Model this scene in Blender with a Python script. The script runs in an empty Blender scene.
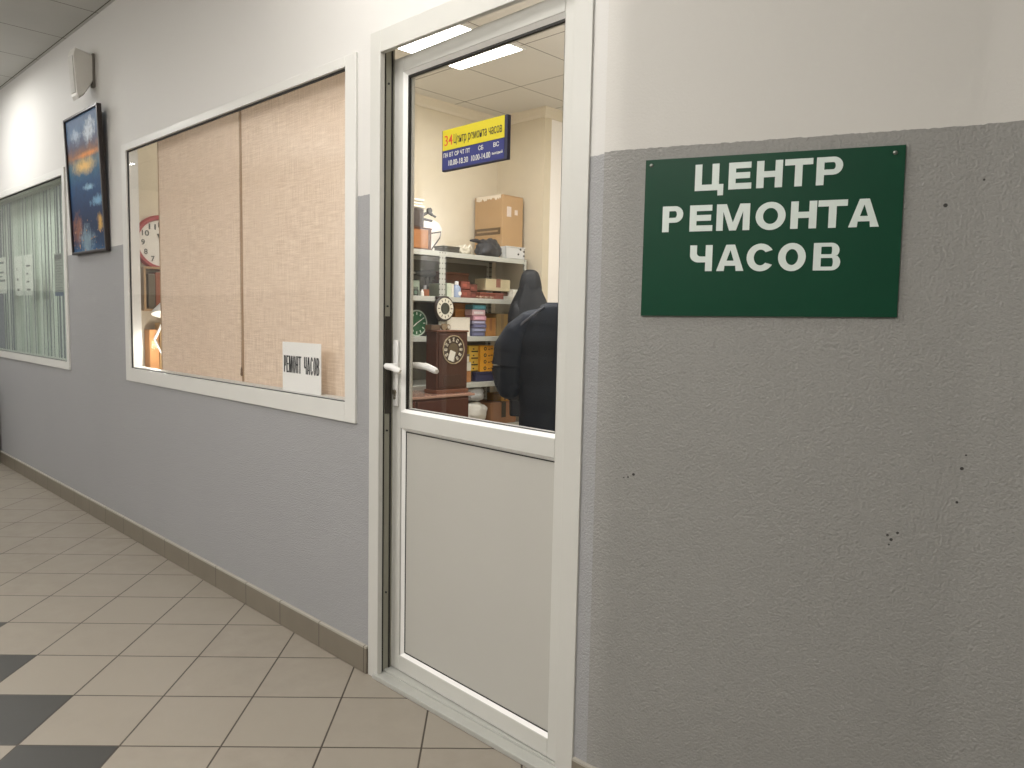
import bpy, bmesh, math, random
from mathutils import Vector, Matrix
random.seed(7)
PI = math.pi
S = bpy.context.scene
COL = S.collection

# ------------------------------------------------------------------ materials
def lin(c):
    return tuple(((v/255)/12.92 if v/255 <= .04045 else ((v/255+.055)/1.055)**2.4) for v in c) + (1.0,)

class NT:
    def __init__(s, name):
        s.m = bpy.data.materials.new(name); s.m.use_nodes = True
        s.t = s.m.node_tree; s.t.nodes.clear()
        s.out = s.n('ShaderNodeOutputMaterial')
    def n(s, typ, **kw):
        nd = s.t.nodes.new(typ)
        for k, v in kw.items(): setattr(nd, k, v)
        return nd
    def l(s, a, b): s.t.links.new(a, b)
    def math(s, op, a, b=None, c=None, clamp=False):
        nd = s.n('ShaderNodeMath', operation=op); nd.use_clamp = clamp
        for i, v in enumerate((a, b, c)):
            if v is None: continue
            if isinstance(v, (int, float)): nd.inputs[i].default_value = v
            else: s.l(v, nd.inputs[i])
        return nd.outputs[0]
    def mix(s, f, a, b):
        nd = s.n('ShaderNodeMix', data_type='RGBA')
        for i, v in ((0, f), (6, a), (7, b)):
            if isinstance(v, (int, float)): nd.inputs[i].default_value = v
            elif isinstance(v, tuple): nd.inputs[i].default_value = v
            else: s.l(v, nd.inputs[i])
        return nd.outputs[2]
    def noise(s, scale, detail=2, rough=.5, vec=None, out=0):
        nd = s.n('ShaderNodeTexNoise'); nd.inputs['Scale'].default_value = scale
        nd.inputs['Detail'].default_value = detail; nd.inputs['Roughness'].default_value = rough
        if vec is not None: s.l(vec, nd.inputs['Vector'])
        return nd.outputs[out]
    def obj(s): return s.n('ShaderNodeTexCoord').outputs['Object']
    def pos(s): return s.n('ShaderNodeNewGeometry').outputs['Position']
    def sep(s, v):
        nd = s.n('ShaderNodeSeparateXYZ'); s.l(v, nd.inputs[0]); return nd.outputs
    def bsdf(s, col, rough=.5, metal=0, spec=.5, bump=None, bstr=.3, bdist=.002, emit=None, estr=0, alpha=None):
        p = s.n('ShaderNodeBsdfPrincipled')
        if isinstance(col, tuple): p.inputs['Base Color'].default_value = col
        else: s.l(col, p.inputs['Base Color'])
        if isinstance(rough, (int, float)): p.inputs['Roughness'].default_value = rough
        else: s.l(rough, p.inputs['Roughness'])
        p.inputs['Metallic'].default_value = metal
        p.inputs['Specular IOR Level'].default_value = spec
        if bump is not None:
            b = s.n('ShaderNodeBump'); b.inputs['Strength'].default_value = bstr; b.inputs['Distance'].default_value = bdist
            s.l(bump, b.inputs['Height']); s.l(b.outputs[0], p.inputs['Normal'])
        if emit is not None:
            p.inputs['Emission Color'].default_value = emit; p.inputs['Emission Strength'].default_value = estr
        s.l(p.outputs[0], s.out.inputs[0]); return p

_MC = {}
def M(col, rough=.5, metal=0, var=.06, scale=30, spec=.5, bump=0, name=None):
    """plain painted / card / plastic surface with a slight procedural mottling"""
    key = (col, rough, metal, var, scale, spec, bump)
    if key in _MC: return _MC[key]
    t = NT(name or 'surface'); c = lin(col)
    f = t.noise(scale, 3, .6, t.obj())
    a = tuple(min(1, v*(1+var)) for v in c[:3])+(1,); b = tuple(v*(1-var) for v in c[:3])+(1,)
    t.bsdf(t.mix(f, a, b), rough, metal, spec, bump=(t.noise(scale*6, 2, .5, t.obj()) if bump else None), bstr=bump, bdist=.003)
    _MC[key] = t.m; return t.m

def emissive(col, strength, name='lamp_glow'):
    t = NT(name); t.bsdf(lin(col), .5, emit=lin(col), estr=strength); return t.m

GRAY = (157, 157, 158); WHITE = (212, 210, 206)
def wall_paint(name='wall_paint', upper=WHITE, lower=GRAY, split=1.714, spots=()):
    t = NT(name); p = t.pos(); x, y, z = t.sep(p)
    edge = t.math('MULTIPLY', t.math('SUBTRACT', t.noise(60, 2, .6, p), .5), .007)
    f = t.math('LESS_THAN', t.math('SUBTRACT', t.math('ADD', z, edge), t.math('MULTIPLY', t.math('MINIMUM', x, 0), .0195)), split)   # the painted line drops a little along the corridor
    big = t.noise(1.7, 3, .6, p); fine = t.noise(150, 3, .65, p)
    up = t.mix(big, tuple(v*.97 for v in lin(upper)[:3])+(1,), lin(upper))
    lo0 = t.mix(big, tuple(v*.93 for v in lin(lower)[:3])+(1,), tuple(v*1.04 for v in lin(lower)[:3])+(1,))
    # stipple: crests a little lighter than the pits
    lo = t.mix(t.math('MULTIPLY', t.math('SUBTRACT', fine, .3, clamp=True), .8, clamp=True), lo0, tuple(min(1, v*1.22) for v in lin(lower)[:3])+(1,))
    c = t.mix(f, up, lo)
    for (sx, sy, sz, r) in spots:
        d = t.n('ShaderNodeVectorMath', operation='DISTANCE'); t.l(p, d.inputs[0]); d.inputs[1].default_value = (sx, sy, sz)
        c = t.mix(t.math('LESS_THAN', d.outputs['Value'], r), c, lin((58, 56, 54)))
    h = t.math('MULTIPLY', t.math('ADD', t.math('MULTIPLY', t.noise(170, 3, .6, p), 1.0), t.math('MULTIPLY', t.noise(30, 2, .5, p), .5)),
               t.math('ADD', t.math('MULTIPLY', f, .85), .15))
    t.bsdf(c, .62, spec=.35, bump=h, bstr=.7, bdist=.005); return t.m

def floor_tiles():
    t = NT('floor_tiles'); p = t.pos()
    sub = t.n('ShaderNodeVectorMath', operation='SUBTRACT'); t.l(p, sub.inputs[0]); sub.inputs[1].default_value = (-1.193022, -.174447, 0)
    def axis(v):
        d = t.n('ShaderNodeVectorMath', operation='DOT_PRODUCT'); t.l(sub.outputs[0], d.inputs[0]); d.inputs[1].default_value = tuple(k/.3 for k in v)
        return d.outputs['Value']
    u = axis((.704448, .709756, 0)); v = axis((-.709756, .704448, 0))
    fu = t.math('FLOOR', u); fv = t.math('FLOOR', v)
    eu = t.math('ABSOLUTE', t.math('SUBTRACT', t.math('FRACT', u), .5)); ev = t.math('ABSOLUTE', t.math('SUBTRACT', t.math('FRACT', v), .5))
    e = t.math('MAXIMUM', eu, ev)
    grout = t.math('GREATER_THAN', e, .4908)
    cell = t.n('ShaderNodeCombineXYZ'); t.l(fu, cell.inputs[0]); t.l(fv, cell.inputs[1])
    wn = t.n('ShaderNodeTexWhiteNoise'); t.l(cell.outputs[0], wn.inputs['Vector'])
    dark = t.math('COMPARE', t.math('ADD', fu, fv), -5, .2)
    mott = t.noise(9, 5, .65, p)
    base = t.mix(wn.outputs['Value'], lin((146, 138, 126)), lin((158, 150, 138)))
    base = t.mix(mott, base, t.mix(wn.outputs['Value'], lin((152, 145, 133)), lin((135, 127, 115))))
    blk = t.mix(mott, lin((60, 59, 57)), lin((70, 69, 66)))
    c = t.mix(dark, base, blk)
    c = t.mix(grout, c, lin((66, 58, 50)))
    hgt = t.math('SUBTRACT', 1, t.math('MULTIPLY', t.math('SUBTRACT', e, .482, clamp=True), 40, clamp=True))
    h2 = t.math('ADD', hgt, t.math('MULTIPLY', t.noise(40, 3, .6, p), .12))
    rough = t.math('ADD', t.math('MULTIPLY', mott, .18), .3)
    t.bsdf(c, rough, spec=.4, bump=h2, bstr=.35, bdist=.002); return t.m

def ceiling_tiles(name, x0, y0, col=(196, 196, 192)):
    t = NT(name); p = t.pos(); x, y, z = t.sep(p)
    def e(a, o):
        f = t.math('FRACT', t.math('DIVIDE', t.math('SUBTRACT', a, o), .6)); return t.math('ABSOLUTE', t.math('SUBTRACT', f, .5))
    ee = t.math('MAXIMUM', e(x, x0), e(y, y0))
    g = t.math('GREATER_THAN', ee, .4945)
    c = t.mix(t.noise(3, 4, .6, p), lin(col), tuple(v*.88 for v in lin(col)[:3])+(1,))
    c = t.mix(g, c, lin((96, 92, 84)))
    t.bsdf(c, .8, spec=.2, bump=t.math('ADD', t.noise(120, 3, .6, p), t.math('MULTIPLY', g, -2)), bstr=.25, bdist=.003); return t.m

def tile_skirting():
    t = NT('skirting_tile'); p = t.pos(); x, y, z = t.sep(p)
    f = t.math('FRACT', t.math('DIVIDE', t.math('ADD', x, .018), .3))
    g = t.math('GREATER_THAN', t.math('ABSOLUTE', t.math('SUBTRACT', f, .5)), .494)
    top = t.math('GREATER_THAN', z, .094)
    c = t.mix(t.noise(7, 4, .6, p), lin((128, 120, 106)), lin((112, 104, 92)))
    c = t.mix(top, c, lin((168, 163, 152)))
    c = t.mix(g, c, lin((62, 55, 47)))
    t.bsdf(c, .45, bump=t.noise(30, 3, .6, p), bstr=.15, bdist=.002); return t.m

def glass(name, tint=(1, 1, 1), refl=1.0):
    t = NT(name); tr = t.n('ShaderNodeBsdfTransparent'); tr.inputs[0].default_value = tint+(1,)
    gl = t.n('ShaderNodeBsdfGlossy'); gl.inputs['Roughness'].default_value = .015
    lw = t.n('ShaderNodeLayerWeight'); lw.inputs['Blend'].default_value = .5
    smear = t.noise(6, 3, .5, t.obj())
    fr = t.math('ADD', .035, t.math('MULTIPLY', t.math('POWER', lw.outputs['Facing'], 5), .9))
    f = t.math('MULTIPLY', t.math('MULTIPLY', fr, refl), t.math('ADD', t.math('MULTIPLY', smear, .3), .85))
    mx = t.n('ShaderNodeMixShader'); t.l(f, mx.inputs[0]); t.l(tr.outputs[0], mx.inputs[1]); t.l(gl.outputs[0], mx.inputs[2])
    t.l(mx.outputs[0], t.out.inputs[0]); return t.m

def wood(c1, c2, scale=8, rough=.35, stretch=(1, 1, 8)):
    t = NT('wood'); mp = t.n('ShaderNodeMapping'); t.l(t.obj(), mp.inputs[0]); mp.inputs['Scale'].default_value = tuple(scale/k*3 for k in stretch)
    f = t.noise(2.5, 5, .65, mp.outputs[0])
    t.bsdf(t.mix(f, lin(c1), lin(c2)), rough, bump=f, bstr=.1); return t.m

def fabric_weave():
    t = NT('woven_blind_fabric'); p = t.obj(); x, y, z = t.sep(p)
    mpa = t.n('ShaderNodeMapping'); t.l(p, mpa.inputs[0]); mpa.inputs['Scale'].default_value = (200, 60, 10)
    mpb = t.n('ShaderNodeMapping'); t.l(p, mpb.inputs[0]); mpb.inputs['Scale'].default_value = (10, 60, 200)
    a = t.noise(1, 2, .6, mpa.outputs[0]); b = t.noise(1, 2, .6, mpb.outputs[0])
    w = t.math('MULTIPLY', t.math('ADD', a, b), .5)
    w2 = t.math('MULTIPLY', t.math('SUBTRACT', w, .36, clamp=True), 3.4, clamp=True)
    c = t.mix(w2, lin((196, 172, 150)), lin((250, 234, 216)))
    c = t.mix(t.noise(2.2, 2, .5, p), c, lin((226, 206, 186)))
    pr = t.bsdf(c, .85, spec=.1, bump=w, bstr=.25, bdist=.002)
    tl = t.n('ShaderNodeBsdfTranslucent'); t.l(c, tl.inputs[0])
    mx = t.n('ShaderNodeMixShader'); mx.inputs[0].default_value = .25
    t.l(pr.outputs[0], mx.inputs[1]); t.l(tl.outputs[0], mx.inputs[2]); t.l(mx.outputs[0], t.out.inputs[0]); return t.m

def seascape():
    """generic sea picture: snowy peaks at dusk, glowing water, reef below"""
    t = NT('painted_seascape'); p = t.obj(); x, y, z = t.sep(p)
    n1 = t.noise(7, 5, .65, p); n5 = t.noise(16, 5, .75, p)
    def m(a, k, b=0.0): return t.math('ADD', t.math('MULTIPLY', a, k), b)
    zz = t.math('ADD', z, m(n1, .12, -.06))
    r = t.n('ShaderNodeValToRGB'); t.l(t.math('DIVIDE', zz, .82), r.inputs[0]); cr = r.color_ramp
    pts = [(0, (52, 98, 140)), (.08, (34, 62, 96)), (.2, (30, 48, 78)), (.34, (28, 54, 92)), (.5, (30, 74, 118)), (.58, (44, 96, 130)), (.66, (92, 120, 130)), (.72, (150, 104, 74)), (.78, (92, 86, 104)), (.88, (92, 122, 158)), (1, (70, 96, 132))]
    cr.elements[0].position = 0; cr.elements[0].color = lin(pts[0][1]); cr.elements[1].position = 1; cr.elements[1].color = lin(pts[-1][1])
    for q, c in pts[1:-1]:
        el = cr.elements.new(q); el.color = lin(c)
    c = r.outputs[0]
    def ell(cx, cz, rx, rz, wob):
        a = t.math('DIVIDE', t.math('SUBTRACT', x, cx), rx); b = t.math('DIVIDE', t.math('SUBTRACT', z, cz), rz)
        d = t.math('SQRT', t.math('ADD', t.math('MULTIPLY', a, a), t.math('MULTIPLY', b, b)))
        d = t.math('ADD', d, m(n5, wob*1.5, -wob*.75)); return t.math('MULTIPLY', t.math('SUBTRACT', 1.2, d, clamp=True), 1.1, clamp=True)
    c = t.mix(ell(-.02, .515, .2, .05, 1.0), c, lin((236, 196, 120)))
    c = t.mix(ell(.06, .575, .24, .018, .8), c, lin((232, 150, 74)))
    c = t.mix(ell(.10, .70, .09, .07, 2.2), c, lin((206, 216, 226)))
    c = t.mix(ell(-.14, .70, .08, .05, 2.2), c, lin((176, 192, 210)))
    c = t.mix(ell(.04, .385, .12, .018, 2.4), c, lin((150, 190, 214)))
    c = t.mix(ell(.16, .30, .10, .03, 2.8), c, lin((122, 166, 198)))
    c = t.mix(ell(.20, .17, .05, .05, 1.6), c, lin((222, 176, 84)))
    c = t.mix(ell(-.2, .15, .10, .09, 2.0), c, lin((140, 92, 74)))
    c = t.mix(ell(-.05, .08, .12, .09, 2.6), c, lin((128, 152, 166)))
    sp = t.math('GREATER_THAN', t.noise(30, 2, .5, p), .66)
    c = t.mix(t.math('MULTIPLY', sp, t.math('LESS_THAN', z, .2)), c, lin((196, 150, 104)))
    c = t.mix(t.math('MULTIPLY', t.math('SUBTRACT', t.noise(22, 4, .8, p), .5, clamp=True), 2.2, clamp=True), c, lin((34, 44, 66)))
    t.bsdf(c, .55, spec=.25); return t.m

def sign_green():
    t = NT('sign_green'); p = t.obj()
    t.bsdf(t.mix(t.noise(4, 3, .6, p), lin((16, 70, 48)), lin((12, 58, 40))), .35, spec=.22); return t.m

WH = M((214, 213, 208), .38, var=.03, scale=4)           # door / window profile
WH_D = M((200, 199, 193), .38, var=.03, scale=4)
WH_PANEL = M((184, 182, 175), .42, var=.03, scale=3)
DARKGAP = M((34, 33, 30), .7)
METAL = M((150, 148, 140), .35, metal=.8)
MAT_WALL = wall_paint()

# ------------------------------------------------------------------ mesh builder
class MB:
    def __init__(s): s.bm = bmesh.new()
    def box(s, x0, x1, y0, y1, z0, z1, bev=0, seg=2, T=None):
        b = bmesh.new(); bmesh.ops.create_cube(b, size=1)
        for v in b.verts:
            v.co = Vector(((x0+x1)/2+v.co.x*(x1-x0), (y0+y1)/2+v.co.y*(y1-y0), (z0+z1)/2+v.co.z*(z1-z0)))
        if bev > 0:
            bmesh.ops.bevel(b, geom=b.edges[:], offset=min(bev, .45*min(abs(x1-x0), abs(y1-y0), abs(z1-z0))), segments=seg, profile=.5, affect='EDGES')
        s.add(b, T); return s
    def add(s, b, T=None):
        if T is not None: bmesh.ops.transform(b, matrix=T, verts=b.verts[:])
        me = bpy.data.meshes.new('t'); b.to_mesh(me); b.free(); s.bm.from_mesh(me); bpy.data.meshes.remove(me)
    def mesh(s, me, T=None):
        b = bmesh.new(); b.from_mesh(me); s.add(b, T); return s
    def loft(s, rings, cap=True, closed=True, T=None):
        b = bmesh.new(); R = [[b.verts.new(Vector(p)) for p in r] for r in rings]
        n = len(rings[0])
        for i in range(len(R)-1):
            for j in range(n if closed else n-1):
                k = (j+1) % n; b.faces.new((R[i][j], R[i][k], R[i+1][k], R[i+1][j]))
        if cap and closed:
            b.faces.new(R[0][::-1]); b.faces.new(R[-1])
        bmesh.ops.recalc_face_normals(b, faces=b.faces[:]); s.add(b, T); return s
    def cyl(s, c, axis, r, h, seg=24, r2=None, bev=0):
        a = Vector(axis).normalized(); q = a.orthogonal().normalized(); w = a.cross(q); c = Vector(c); r2 = r if r2 is None else r2
        ring = lambda d, rr: [c+a*d+(q*math.cos(2*PI*i/seg)+w*math.sin(2*PI*i/seg))*rr for i in range(seg)]
        prof = [(0, r), (h, r2)] if not bev else [(0, r-bev), (bev, r), (h-bev, r2), (h, r2-bev)]
        return s.loft([ring(d, rr) for d, rr in prof])
    def lathe(s, c, axis, prof, seg=28):
        a = Vector(axis).normalized(); q = a.orthogonal().normalized(); w = a.cross(q); c = Vector(c)
        return s.loft([[c+a*d+(q*math.cos(2*PI*i/seg)+w*math.sin(2*PI*i/seg))*max(rr, 1e-4) for i in range(seg)] for d, rr in prof])
    def tube(s, pts, r, seg=10):
        pts = [Vector(p) for p in pts]; rr = r if isinstance(r, (list, tuple)) else [r]*len(pts); rings = []
        up = Vector((0, 0, 1))
        for i, p in enumerate(pts):
            d = (pts[min(i+1, len(pts)-1)]-pts[max(i-1, 0)]).normalized()
            q = d.cross(up); q = q.normalized() if q.length > 1e-3 else Vector((1, 0, 0)); w = q.cross(d)
            rings.append([p+(q*math.cos(2*PI*k/seg)+w*math.sin(2*PI*k/seg))*rr[i] for k in range(seg)])
        return s.loft(rings)
    def ring(s, c, axis, r1, r0, h, seg=40):
        """flat annulus with thickness"""
        return s.lathe_closed(c, axis, [(0, r0), (0, r1), (h, r1), (h, r0)], seg)
    def lathe_closed(s, c, axis, prof, seg=40):
        a = Vector(axis).normalized(); q = a.orthogonal().normalized(); w = a.cross(q); c = Vector(c)
        b = bmesh.new(); n = len(prof)
        V = [[b.verts.new(c+a*d+(q*math.cos(2*PI*i/seg)+w*math.sin(2*PI*i/seg))*rr) for d, rr in prof] for i in range(seg)]
        for i in range(seg):
            for j in range(n):
                k = (i+1) % seg; l = (j+1) % n; b.faces.new((V[i][j], V[k][j], V[k][l], V[i][l]))
        bmesh.ops.recalc_face_normals(b, faces=b.faces[:]); s.add(b); return s
    def build(s, name, mat, parent=None, smooth=False, ang=40):
        if parent is not None:
            off = parent.location.copy(); pp = parent.parent
            while pp is not None: off += pp.location; pp = pp.parent
            bmesh.ops.translate(s.bm, verts=s.bm.verts[:], vec=-off)
        me = bpy.data.meshes.new(name); s.bm.to_mesh(me); s.bm.free()
        me.materials.append(mat)
        if smooth:
            me.polygons.foreach_set('use_smooth', [True]*len(me.polygons))
            try: me.set_sharp_from_angle(angle=math.radians(ang))
            except Exception: pass
        o = bpy.data.objects.new(name, me); COL.objects.link(o)
        if parent is not None: o.parent = parent
        return o

def frame(origin, right, up=(0, 0, 1)):
    r = Vector(right).normalized(); u = Vector(up).normalized(); n = r.cross(u)
    return Matrix(((r.x, u.x, n.x, origin[0]), (r.y, u.y, n.y, origin[1]), (r.z, u.z, n.z, origin[2]), (0, 0, 0, 1)))

def tag(o, label=None, cat=None, group=None, kind=None):
    if label: o['label'] = label
    if cat: o['category'] = cat
    if group: o['group'] = group
    if kind: o['kind'] = kind
    return o
def thing(name, label, cat, loc, group=None):
    o = bpy.data.objects.new(name, None); COL.objects.link(o); o.location = loc; o.empty_display_size = .05
    return tag(o, label, cat, group)
def structure(name, loc=(0, 0, 0)):
    o = bpy.data.objects.new(name, None); COL.objects.link(o); o.location = loc; o['kind'] = 'structure'; o.empty_display_size = .05
    return o
def st(o): o['kind'] = 'structure'; return o

# ------------------------------------------------------------------ lettering
def arc(cx, cy, rx, ry, a0, a1, n=12):
    return [(cx+rx*math.cos(math.radians(a0+(a1-a0)*i/n)), cy+ry*math.sin(math.radians(a0+(a1-a0)*i/n))) for i in range(n+1)]
def glyph(ch, w, h, s):
    t = s*.86
    if ch == 'Ц':
        d = .2*h; w2 = w-.17*h
        return [[(0, h), (s, h), (s, t), (w2-s, t), (w2-s, h), (w2, h), (w2, t), (w, t), (w, -d), (w-s*.8, -d), (w-s*.8, 0), (0, 0)]]
    if ch == 'Е': return [[(0, 0), (w, 0), (w, t), (s, t), (s, (h-t)/2+.01*h), (w*.93, (h-t)/2+.01*h), (w*.93, (h+t)/2+.01*h), (s, (h+t)/2+.01*h), (s, h-t), (w*.97, h-t), (w*.97, h), (0, h)]]
    if ch == 'Н': return [[(0, 0), (s, 0), (s, (h-t)/2), (w-s, (h-t)/2), (w-s, 0), (w, 0), (w, h), (w-s, h), (w-s, (h+t)/2), (s, (h+t)/2), (s, h), (0, h)]]
    if ch == 'Т': return [[(w/2-s/2, 0), (w/2+s/2, 0), (w/2+s/2, h-t), (w, h-t), (w, h), (0, h), (0, h-t), (w/2-s/2, h-t)]]
    if ch == 'Р':
        b = .36*h; r = (h-b)/2; q = min(r, (w-s)*.75); t = min(t, .6*r)
        return [[(0, 0), (s, 0), (s, b)]+arc(w-q, b+r, q, r, -90, 90)+[(0, h)], [(s, b+t)]+arc(w-q, b+r, max(q-s*.95, .001), r-t, -90, 90)+[(s, h-t)]]
    if ch == 'В':
        m = .52*h; r1 = m/2+t*.15; r2 = (h-m)/2+t*.15
        q1 = min(r1, (w-s)*.75); q2 = min(r2, (w-s)*.72); t = min(t, .5*r2)
        lo = arc(w-q1, r1, q1, r1, -90, 60); hi = arc(w*.95-q2, h-r2, q2, r2, -55, 90)
        return [[(0, 0)]+lo+hi+[(0, h)], [(s, t)]+arc(w-q1, r1, max(q1-s*.95, .001), r1-t, -90, 90)+[(s, 2*r1-t)], [(s, h-2*r2+t)]+arc(w*.95-q2, h-r2, max(q2-s*.95, .001), r2-t, -90, 90)+[(s, h-t)]]
    if ch == 'О':
        e = .02*h
        return [arc(w/2, h/2, w/2, h/2+e, 0, 351, 39), arc(w/2, h/2, w/2-s*1.02, h/2+e-t, 0, 351, 39)]
    if ch == 'С':
        e = .02*h
        return [arc(w/2, h/2, w/2, h/2+e, 32, 328, 30)+arc(w/2, h/2, w/2-s*1.0, h/2+e-t, 318, 42, 28)]
    if ch == 'А':
        k = s*1.1; cb = .2*h; ct = cb+t*.85
        xl = lambda y: k+(w/2-k)*(y/(h*.86)); 
        return [[(0, 0), (k, 0), (xl(cb)-s*.12, cb), (w-xl(cb)+s*.12, cb), (w-k, 0), (w, 0), (w/2+s*.62, h), (w/2-s*.62, h)], [(xl(ct)-s*.05, ct), (w-xl(ct)+s*.05, ct), (w/2, h*.80)]]
    if ch == 'М': return [[(0, 0), (s*.95, 0), (s*.95, .72*h), (w/2-s*.48, 0), (w/2+s*.48, 0), (w-s*.95, .72*h), (w-s*.95, 0), (w, 0), (w, h), (w-s*1.4, h), (w/2, .3*h), (s*1.4, h), (0, h)]]
    if ch == 'Ч':
        b = .34*h; r = min(.22*h, (w-2*s)*.8)
        return [[(w, 0), (w, h), (w-s, h), (w-s, b+t)]+arc(s+r*.7, b+t+r*.6, r*.7, r*.6, 270, 180, 6)+[(s, h), (0, h)]+arc(r*1.5, b+r*1.3, r*1.5, r*1.3, 180, 270, 8)+[(w-s, b), (w-s, 0)]]
    return []
def curve_mesh(loops, depth=0.0):
    cu = bpy.data.curves.new('l', 'CURVE'); cu.dimensions = '2D'; cu.fill_mode = 'BOTH'; cu.extrude = depth/2
    for lp in loops:
        sp = cu.splines.new('POLY'); sp.points.add(len(lp)-1); sp.use_cyclic_u = True
        for i, (x, y) in enumerate(lp): sp.points[i].co = (x, y, 0, 1)
    o = bpy.data.objects.new('l', cu); COL.objects.link(o)
    me = bpy.data.meshes.new_from_object(o.evaluated_get(bpy.context.evaluated_depsgraph_get()))
    bpy.data.objects.remove(o); bpy.data.curves.remove(cu); return me
def bold_word(items, h, s, depth=.0006):
    """items: (char, x0, x1, y0) in the plane of the sign"""
    mb = MB()
    for ch, x0, x1, y0 in items:
        me = curve_mesh(glyph(ch, x1-x0, h, s), depth); mb.mesh(me, Matrix.Translation((x0, y0, 0))); bpy.data.meshes.remove(me)
    return mb
def text_mesh(txt, x, y, w, h, bold=0.0, depth=.0006):
    """built-in lettering scaled into a box"""
    cu = bpy.data.curves.new('t', 'FONT'); cu.body = txt; cu.size = 1; cu.offset = bold; cu.extrude = .001
    o = bpy.data.objects.new('t', cu); COL.objects.link(o)
    me = bpy.data.meshes.new_from_object(o.evaluated_get(bpy.context.evaluated_depsgraph_get()))
    bpy.data.objects.remove(o); bpy.data.curves.remove(cu)
    xs = [v.co.x for v in me.vertices]; ys = [v.co.y for v in me.vertices]
    ax, bx, ay, by = min(xs), max(xs), min(ys), max(ys)
    for v in me.vertices:
        v.co = Vector((x+(v.co.x-ax)/(bx-ax)*w, y+(v.co.y-ay)/(by-ay)*h, depth/2 if v.co.z > 0 else -depth/2))
    return me

# ================================================================== SETTING
H = 2.99
GX0, GX1 = -9.0, 4.2
mb = MB(); mb.box(GX0, GX1, -3.3, 4.2, -.08, 0); st(mb.build('floor', floor_tiles()))
mb = MB(); mb.box(GX0, GX1, -3.3, .02, H, H+.06); st(mb.build('ceiling', ceiling_tiles('corridor_ceiling', -2.65, -.02)))
mb = MB(); mb.box(.9, GX1, .02, 1.6, H, H+.06); st(mb.build('ceiling', ceiling_tiles('corridor_ceiling_end', -2.65, -.02)))
mb = MB(); mb.box(-2.58, .95, .055, 4.2, 2.985, 3.05); st(mb.build('ceiling', ceiling_tiles('shop_ceiling', -1.13, 1.94, (228, 226, 220))))
mb = MB(); mb.box(GX0, -2.6, .055, 3.2, 2.985, 3.05); st(mb.build('ceiling', ceiling_tiles('next_room_ceiling', -1.13, 1.94, (204, 206, 198))))

# front wall with three openings
WT = .055
W1 = (-2.262, -.145, .980, 2.166)      # window 1 opening (glass)
W1H = (-2.262, -.145, .980, 2.200)
W2 = (-5.60, -3.395, .955, 2.168)      # window 2 opening
D1 = (.035, .93, 0, 2.235)             # door opening
def wall_with_holes(x0, x1, z0, z1, y, th, holes):
    xs = sorted({x0, x1, *[h[0] for h in holes], *[h[1] for h in holes]}); zs = sorted({z0, z1, *[h[2] for h in holes], *[h[3] for h in holes]})
    inside = lambda x, z: any(h[0] < x < h[1] and h[2] < z < h[3] for h in holes)
    b = bmesh.new(); cache = {}
    def V(x, yy, z):
        k = (round(x, 5), round(yy, 5), round(z, 5))
        if k not in cache: cache[k] = b.verts.new((x, yy, z))
        return cache[k]
    solid = {}
    for i in range(len(xs)-1):
        for j in range(len(zs)-1): solid[i, j] = not inside((xs[i]+xs[i+1])/2, (zs[j]+zs[j+1])/2)
    for (i, j), so in solid.items():
        if not so: continue
        a, c, d, e = xs[i], xs[i+1], zs[j], zs[j+1]
        b.faces.new((V(a, y, d), V(c, y, d), V(c, y, e), V(a, y, e)))
        b.faces.new((V(a, y+th, d), V(a, y+th, e), V(c, y+th, e), V(c, y+th, d)))
        for di, dj, q in ((-1, 0, [(a, d), (a, e)]), (1, 0, [(c, d), (c, e)]), (0, -1, [(a, d), (c, d)]), (0, 1, [(a, e), (c, e)])):
            if not solid.get((i+di, j+dj), False):
                (p1, q1), (p2, q2) = q
                b.faces.new((V(p1, y, q1), V(p2, y, q2), V(p2, y+th, q2), V(p1, y+th, q1)))
    bmesh.ops.recalc_face_normals(b, faces=b.faces[:]); m = MB(); m.add(b); return m
st(wall_with_holes(GX0, 1.0, 0, H+.03, 0, WT, [W1H, W2, D1]).build('wall_front', MAT_WALL))

# angled wall that carries the green sign, then the corridor bends on
A21 = math.radians(21); A9 = math.radians(10)
C0 = Vector((1.03, 0, 0)); DR = Vector((math.cos(A21), math.sin(A21), 0)); NR = Vector((math.sin(A21), -math.cos(A21), 0))   # NR points to the corridor
D3 = Vector((math.cos(A9), math.sin(A9), 0))
path = [Vector((1.0, 0, 0))]
for k in range(1, 7):
    a = A21*k/7; path.append(path[-1]+Vector((math.cos(a), math.sin(a), 0))*.010)
corner_end = path[-1]
off = (corner_end-C0).dot(DR); path.append(C0+DR*max(off, .04))
seam = C0+DR*.80
path.append(C0+DR*.785); path.append(seam+D3*.02); path.append(seam+D3*2.6)
b = bmesh.new()
fr = [b.verts.new(p) for p in path]; ft = [b.verts.new(p+Vector((0, 0, H+.03))) for p in path]
bk = [b.verts.new(p+Vector((-.0, .12, 0))) for p in path]; bt = [b.verts.new(p+Vector((0, .12, H+.03))) for p in path]
for i in range(len(path)-1):
    for q in ((fr[i], fr[i+1], ft[i+1], ft[i]), (bk[i+1], bk[i], bt[i], bt[i+1]), (ft[i], ft[i+1], bt[i+1], bt[i])): b.faces.new(q)
for i in (0, len(path)-1): b.faces.new((fr[i], ft[i], bt[i], bk[i]))
bmesh.ops.recalc_face_normals(b, faces=b.faces[:])
def rw(s, z, out=0): return C0+DR*s+Vector((0, 0, z))+NR*out
spots = []
for s_, z_, r_ in [(.077, .905, .0035), (.063, .897, .0022), (.052, .895, .0018), (.672, .815, .0035), (.664, .824, .0028), (.684, .832, .003), (.668, .803, .002), (.735, 1.555, .0042), (.80, .99, .004), (.795, .915, .003), (.803, 1.605, .003), (.806, 1.02, .003)]:
    p = rw(s_, z_); spots.append((p.x, p.y, p.z, r_))
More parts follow.
